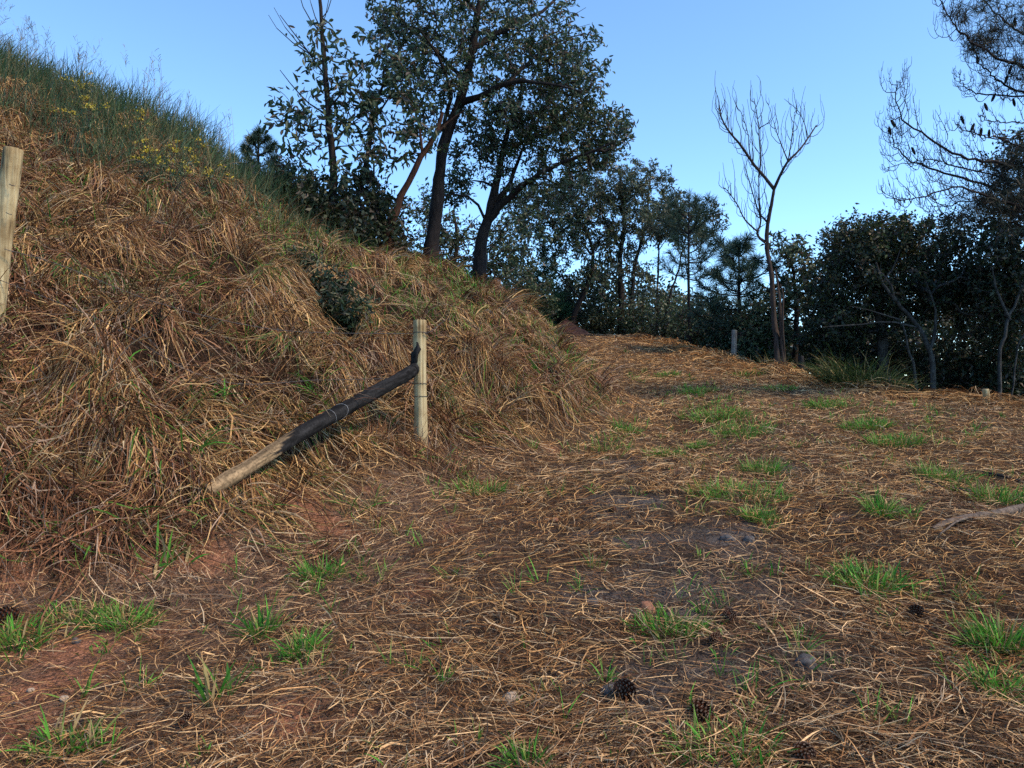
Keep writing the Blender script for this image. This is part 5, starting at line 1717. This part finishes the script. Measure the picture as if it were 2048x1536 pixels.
def mound():
    Ym = 28.6
    c = grounded(1145, Ym)
    n = 40
    a = np.linspace(0, 2 * math.pi, n, endpoint=False)
    V = []; rings = 12
    for k in range(rings):
        t = k / (rings - 1)
        R_ = 0.85 * (1 - t) + 0.05
        h = 0.72 * (t ** 0.9)
        rr = R_ * (1 + 0.16 * N1(np.cos(a) * 1.5 + t * 2, np.sin(a) * 1.5 + 3) + 0.08 * N2(np.cos(a) * 4 + t * 5, np.sin(a) * 4))
        V.append(np.stack((c[0] + np.cos(a) * rr - 0.25 * t, c[1] + np.sin(a) * rr * .8, np.full(n, c[2] - .1 + h) + 0.05 * N3(np.cos(a) * 3 + t * 3, np.sin(a) * 3)), -1))
    V = np.concatenate(V)
    i, j = np.meshgrid(np.arange(rings - 1), np.arange(n), indexing='ij')
    q0 = (i * n + j).ravel(); q1 = (i * n + (j + 1) % n).ravel()
    Q = np.stack((q0, q1, q1 + n, q0 + n), -1)
    cap_ = np.array([[(rings - 1) * n + k, (rings - 1) * n + (k + 1) % n, (rings - 1) * n + (k + n // 2) % n] for k in range(n // 2)])
    o = link('earth_mound', make_mesh('earth_mound', V, Q, smooth=True, tris=cap_), M['clay_mound'])
    tag(o, 'red earth mound at the top end of the track', 'mound')


mound()

# ------------------------------------------------------------------ prominent grass tufts, weeds, small dead plants
tufts = [
    (1475, 992, 130, .17, .22, 2.0, .006, 'wide bright grass tuft in the middle of the track'),
    (1525, 945, 90, .20, .16, 1.2, .006, 'grass tuft just behind the wide middle tuft'),
    (1518, 1040, 80, .15, .12, 1.0, .006, 'grass tuft just in front of the wide middle tuft'),
    (1735, 1175, 110, .17, .15, 1.6, .008, 'double bright grass tuft at right, in front of the fallen branch'),
    (1335, 1265, 110, .11, .11, 1.9, .008, 'low bright grass tuft left of a pine cone'),
    (2000, 1300, 90, .20, .12, 1.2, .008, 'tall grass tuft at the right edge in the foreground'),
    (2010, 1390, 50, .15, .12, 1.2, .008, 'leaning grass tuft at the right edge below the tall one'),
    (1048, 1545, 34, .14, .05, 1.2, .008, 'grass tuft cut by the bottom edge at centre'),
    (1450, 1515, 50, .13, .14, 1.6, .008, 'sparse grass tuft at the bottom below the front cone'),
    (640, 1158, 70, .17, .10, 1.3, .007, 'bright grass tuft at the foot of the bank below the log'),
    (250, 1250, 95, .13, .13, 1.4, .006, 'round bright grass tuft at the left on bare clay'),
    (160, 1238, 60, .12, .13, 1.4, .006, 'grass tuft left of the round one on bare clay'),
    (30, 1290, 70, .14, .12, 1.3, .008, 'grass tuft in front of the cone at the left edge'),
    (600, 1315, 45, .16, .08, 1.0, .007, 'upright grass tuft in the left foreground'),
    (425, 1400, 9, .26, .04, 1.0, .017, 'sprig of three broad grass blades in the left foreground'),
    (325, 1130, 14, .30, .08, 1.0, .016, 'sprawling broad-bladed grass at the foot of the bank'),
    (130, 1500, 30, .16, .10, 1.2, .009, 'grass tuft near the lower left corner'),
    (520, 1275, 22, .20, .07, 1.0, .010, 'thin grass tuft with one long blade in the left foreground'),
    (960, 985, 70, .17, .16, 1.5, .006, 'grass tuft right of the corner post foot'),
    (1762, 1030, 50, .24, .09, 1.0, .007, 'tall narrow grass tuft left of the fallen branch'),
    (1890, 960, 70, .20, .18, 1.5, .006, 'grass tuft above the charred sticks'),
    (2000, 1005, 80, .22, .16, 1.4, .007, 'dark grass tuft over the fallen branch'),
    (1440, 835, 150, .17, .40, 1.1, .007, 'broad green patch of grass along the middle strip of the track'),
    (1480, 865, 110, .16, .30, 1.3, .007, 'green patch of grass in front of the broad middle patch'),
    (1395, 785, 90, .16, .28, 1.3, .008, 'green patch of grass behind the broad middle patch'),
    (1650, 815, 100, .16, .25, 1.2, .007, 'upper green patch of grass on the right strip of the track'),
    (1735, 855, 130, .17, .28, 1.2, .007, 'middle green patch of grass on the right strip of the track'),
    (1790, 888, 120, .17, .26, 1.4, .007, 'lower green patch of grass on the right strip of the track'),
    (1255, 862, 60, .12, .14, 1.3, .006, 'small green tuft on the left wheel track'),
    (1330, 912, 60, .12, .15, 1.5, .006, 'small green tuft left of the middle strip'),
    (1400, 898, 50, .14, .10, 1.0, .006, 'small upright tuft at the left of the middle strip'),
    (1335, 752, 50, .14, .2, 1.5, .008, 'far green tuft in the middle of the track'),
    (1500, 750, 50, .14, .25, 1.4, .008, 'far green tuft near the right edge of the track'),
    (1560, 780, 60, .14, .25, 1.3, .008, 'green tuft at the head of the right strip'),
]
stray = Bag()
for u, v, n, L, sp, stc, W, lb in tufts:
    p = hit(u, v)
    bag = Bag(); tuft_into(bag, p, int(n * (3.0 if n > 20 else 1) * (1.25 if p[1] > 7 else 1)), L * .88, sp * .85, W=W, stretch=stc, lean=(0.1, 1.2), droop=(0.2, 1.4), dry=.12)
    for k in range(9 if n > 40 else 3):
        a_, q_ = rng.uniform(0, 6.28), sp * rng.uniform(0.9, 2.6)
        tuft_into(stray, (p[0] + math.cos(a_) * q_ * stc, p[1] + math.sin(a_) * q_), int(rng.integers(3, max(5, n // 7))), L * rng.uniform(.4, .8), sp * .3, W=W, dry=.2)
    me = bag.mesh('grass_tuft')
    o = link('grass_tuft', me, M['grass'])
    tag(o, lb, 'grass tuft', 'green grass tufts on the track')
tag(link('stray_grass', stray.mesh('stray_grass'), M['grass']), 'stray green blades around the grass tufts', kind='stuff')
bank_tufts = [(655, 800, 60, .36, .16, 'green grass hanging on the bank above the log'), (375, 900, 40, .42, .12, 'green grass hanging on the bank left of the log'),
              (930, 760, 40, .26, .14, 'green tuft on the bank right of the corner post'), (405, 800, 30, .30, .12, 'sparse green tuft high on the bank left of the log'),
              (900, 940, 40, .26, .14, 'green tuft right beside the corner post'), (720, 1010, 34, .30, .14, 'green blades between the log and the foot of the bank')]
for u, v, n, L, sp, lb in bank_tufts:
    p = hit(u, v)
    bag = Bag(); tuft_into(bag, p, n, L, sp, W=.009, lean=(.6, 1.2), droop=(.8, 2.0), dry=.2, pal=GREEN * .85)
    o = link('grass_tuft', bag.mesh('grass_tuft'), M['grass']); tag(o, lb, 'grass tuft', 'green grass tufts on the bank')

bag = Bag(); pk = np.array((5.85, 12.9))
tuft_into(bag, pk, 1100, .82, .55, W=.011, lean=(.05, .9), droop=(.9, 2.6), dry=.08, stretch=1.1, pal=np.array(((.032, .06, .016), (.05, .082, .022), (.085, .105, .03), (.03, .05, .02))))
tag(link('grass_clump', bag.mesh('grass_clump'), M['grass']), 'big arching clump of yellow-green grass at the edge of the wood', 'grass clump')
bag = Bag(); tuft_into(bag, np.array((P(1565, 0, 15.2)[0], 15.2)), 240, .5, .4, W=.010, lean=(.05, .8), droop=(.4, 1.5), dry=.45, pal=GREEN_DULL * .7)
tag(link('grass_clump', bag.mesh('grass_clump'), M['grass']), 'dry grass clump around the foot of the dead tree', 'grass clump')
bag = Bag()
for k in range(60):
    y = rng.uniform(11.5, 26); x = edge_x(y) + rng.uniform(.5, 1.3)
    tuft_into(bag, (x, y), 14, rng.uniform(.25, .6), .2, W=.009, dry=.35, pal=GREEN_DULL)
tag(link('verge_grass', bag.mesh('verge_grass'), M['grass']), 'rough grass along the far verge of the track', kind='stuff')

# flowering weeds on the hill
weed_spots = [(155, 205, 'yellow-flowering weed highest on the hill at the left'), (190, 240, 'yellow-flowering weed just below the highest one'),
              (165, 265, 'yellow-flowering weed on the hill, lowest of the left three'), (275, 280, 'yellow-flowering weed alone in the middle of the hill grass'),
              (320, 345, 'yellow-flowering weed low on the hill, right of the lone one'), (365, 335, 'yellow-flowering weed nearest the skyline grass of the middle hill'),
              (300, 365, 'yellow-flowering weed at the upper edge of the dead straw'), (345, 380, 'yellow-flowering weed lowest at the edge of the dead straw'),
              (405, 385, 'yellow-flowering weed farthest right, towards the thicket')]
for u, v, lb in weed_spots:
    p = hit(u, v + 12)
    root = empty('flowering_weed', p, lb, 'weed', 'yellow-flowering weeds on the hill')
    tb = TubeBag(); fb = Bag(); lf_p = []
    for s in range(7):
        t = p + np.array((rng.normal(0, .16), rng.normal(0, .12), rng.uniform(.26, .5)))
        c = catmull([p, (p + t) / 2 + rng.normal(0, .02, 3), t], 6)
        tb.add(*tube(c, np.linspace(.005, .003, 6), 4)[:2])
        m = 16
        q = t + rng.normal(0, .028, (m, 3)) * np.array((1, 1, .5))
        a = leaf_cards(q, rng.normal(0, 1, (m, 3)) + np.array((0, 0, .8)), rng.uniform(.018, .034, m), rng.uniform(.014, .026, m), pick(np.array(((.5, .38, .03), (.42, .32, .05), (.34, .30, .08))), m))
        fb.add(*a)
        lf_p.append(c[1:5].repeat(3, 0) + rng.normal(0, .03, (12, 3)))
    link('stems', tb.mesh('stems'), M['bark_dead'], root)['kind'] = 'stuff'
    link('flowers', fb.mesh('flowers'), M['flower'], root)['kind'] = 'stuff'
    q = np.concatenate(lf_p); m = len(q)
    link('leaves', make_mesh('leaves', *leaf_cards(q, rng.normal(0, 1, (m, 3)), rng.uniform(.05, .1, m), rng.uniform(.012, .02, m), pick(GREEN_DULL, m))), M['leaf'], root)['kind'] = 'stuff'


def bank_shrub(u, v, lb, rx, rz, n, pal, leaf):
    p = hit(u, v); Yb = p[1]
    root = empty('low_shrub', p, lb, 'shrub')
    tb = TubeBag(); pts = []
    for s in range(14):
        t = p + np.array((rng.normal(0, rx), rng.normal(-.1, rx * .5), abs(rng.normal(rz, rz * .5))))
        c = catmull([p + rng.normal(0, .05, 3) * np.array((1, 1, 0)), (p + t) / 2 + rng.normal(0, .03, 3), t], 7)
        tb.add(*tube(c, np.linspace(.007, .003, 7), 4)[:2]); pts.append(c[2:].repeat(n, 0))
    link('stems', tb.mesh('stems'), M['bark_dark'], root)['kind'] = 'stuff'
    q = np.concatenate(pts); q = q + rng.normal(0, .05, q.shape); m = len(q)
    L = leaf * rng.uniform(.6, 1.2, m)
    link('foliage', make_mesh('foliage', *leaf_cards(q, rng.normal(0, 1, (m, 3)) + np.array((0, -.2, .3)), L, L * .3, pick(pal, m))), M['leaf'], root)['kind'] = 'stuff'


DARKG = np.array(((.035, .058, .026), (.05, .075, .032), (.025, .042, .02), (.075, .085, .045), (.10, .08, .05)))
bank_shrub(645, 600, 'upper dark green low shrub on the bank between thicket and corner post', .22, .20, 14, DARKG, .09)
bank_shrub(680, 655, 'lower dark green low shrub on the bank just left of the corner post top', .24, .22, 16, DARKG, .09)
bank_shrub(600, 545, 'small grey-green shrub on the bank below the thicket', .16, .14, 10, DARKG, .08)


def dead_sprig():
    p = hit(318, 655)
    root = empty('dead_sprig', p, 'black dead sprig of fine twigs sticking up from the bank', 'twig')
    tb = TubeBag()
    for s in range(9):
        t = p + np.array((rng.normal(.05, .12), rng.normal(-.05, .06), rng.uniform(.15, .36)))
        c = catmull([p, (p + t) / 2 + rng.normal(0, .02, 3), t], 8)
        tb.add(*tube(c, np.linspace(.004, .0018, 8), 4)[:2])
        for k in range(5):
            q = c[2 + k]; e = q + rng.normal(0, .045, 3) + np.array((0, 0, .03))
            tb.add(*tube(np.stack((q, (q + e) / 2, e)), .0015, 3)[:2])
    link('twigs', tb.mesh('twigs'), M['bark_dark'], root)['kind'] = 'stuff'


dead_sprig()
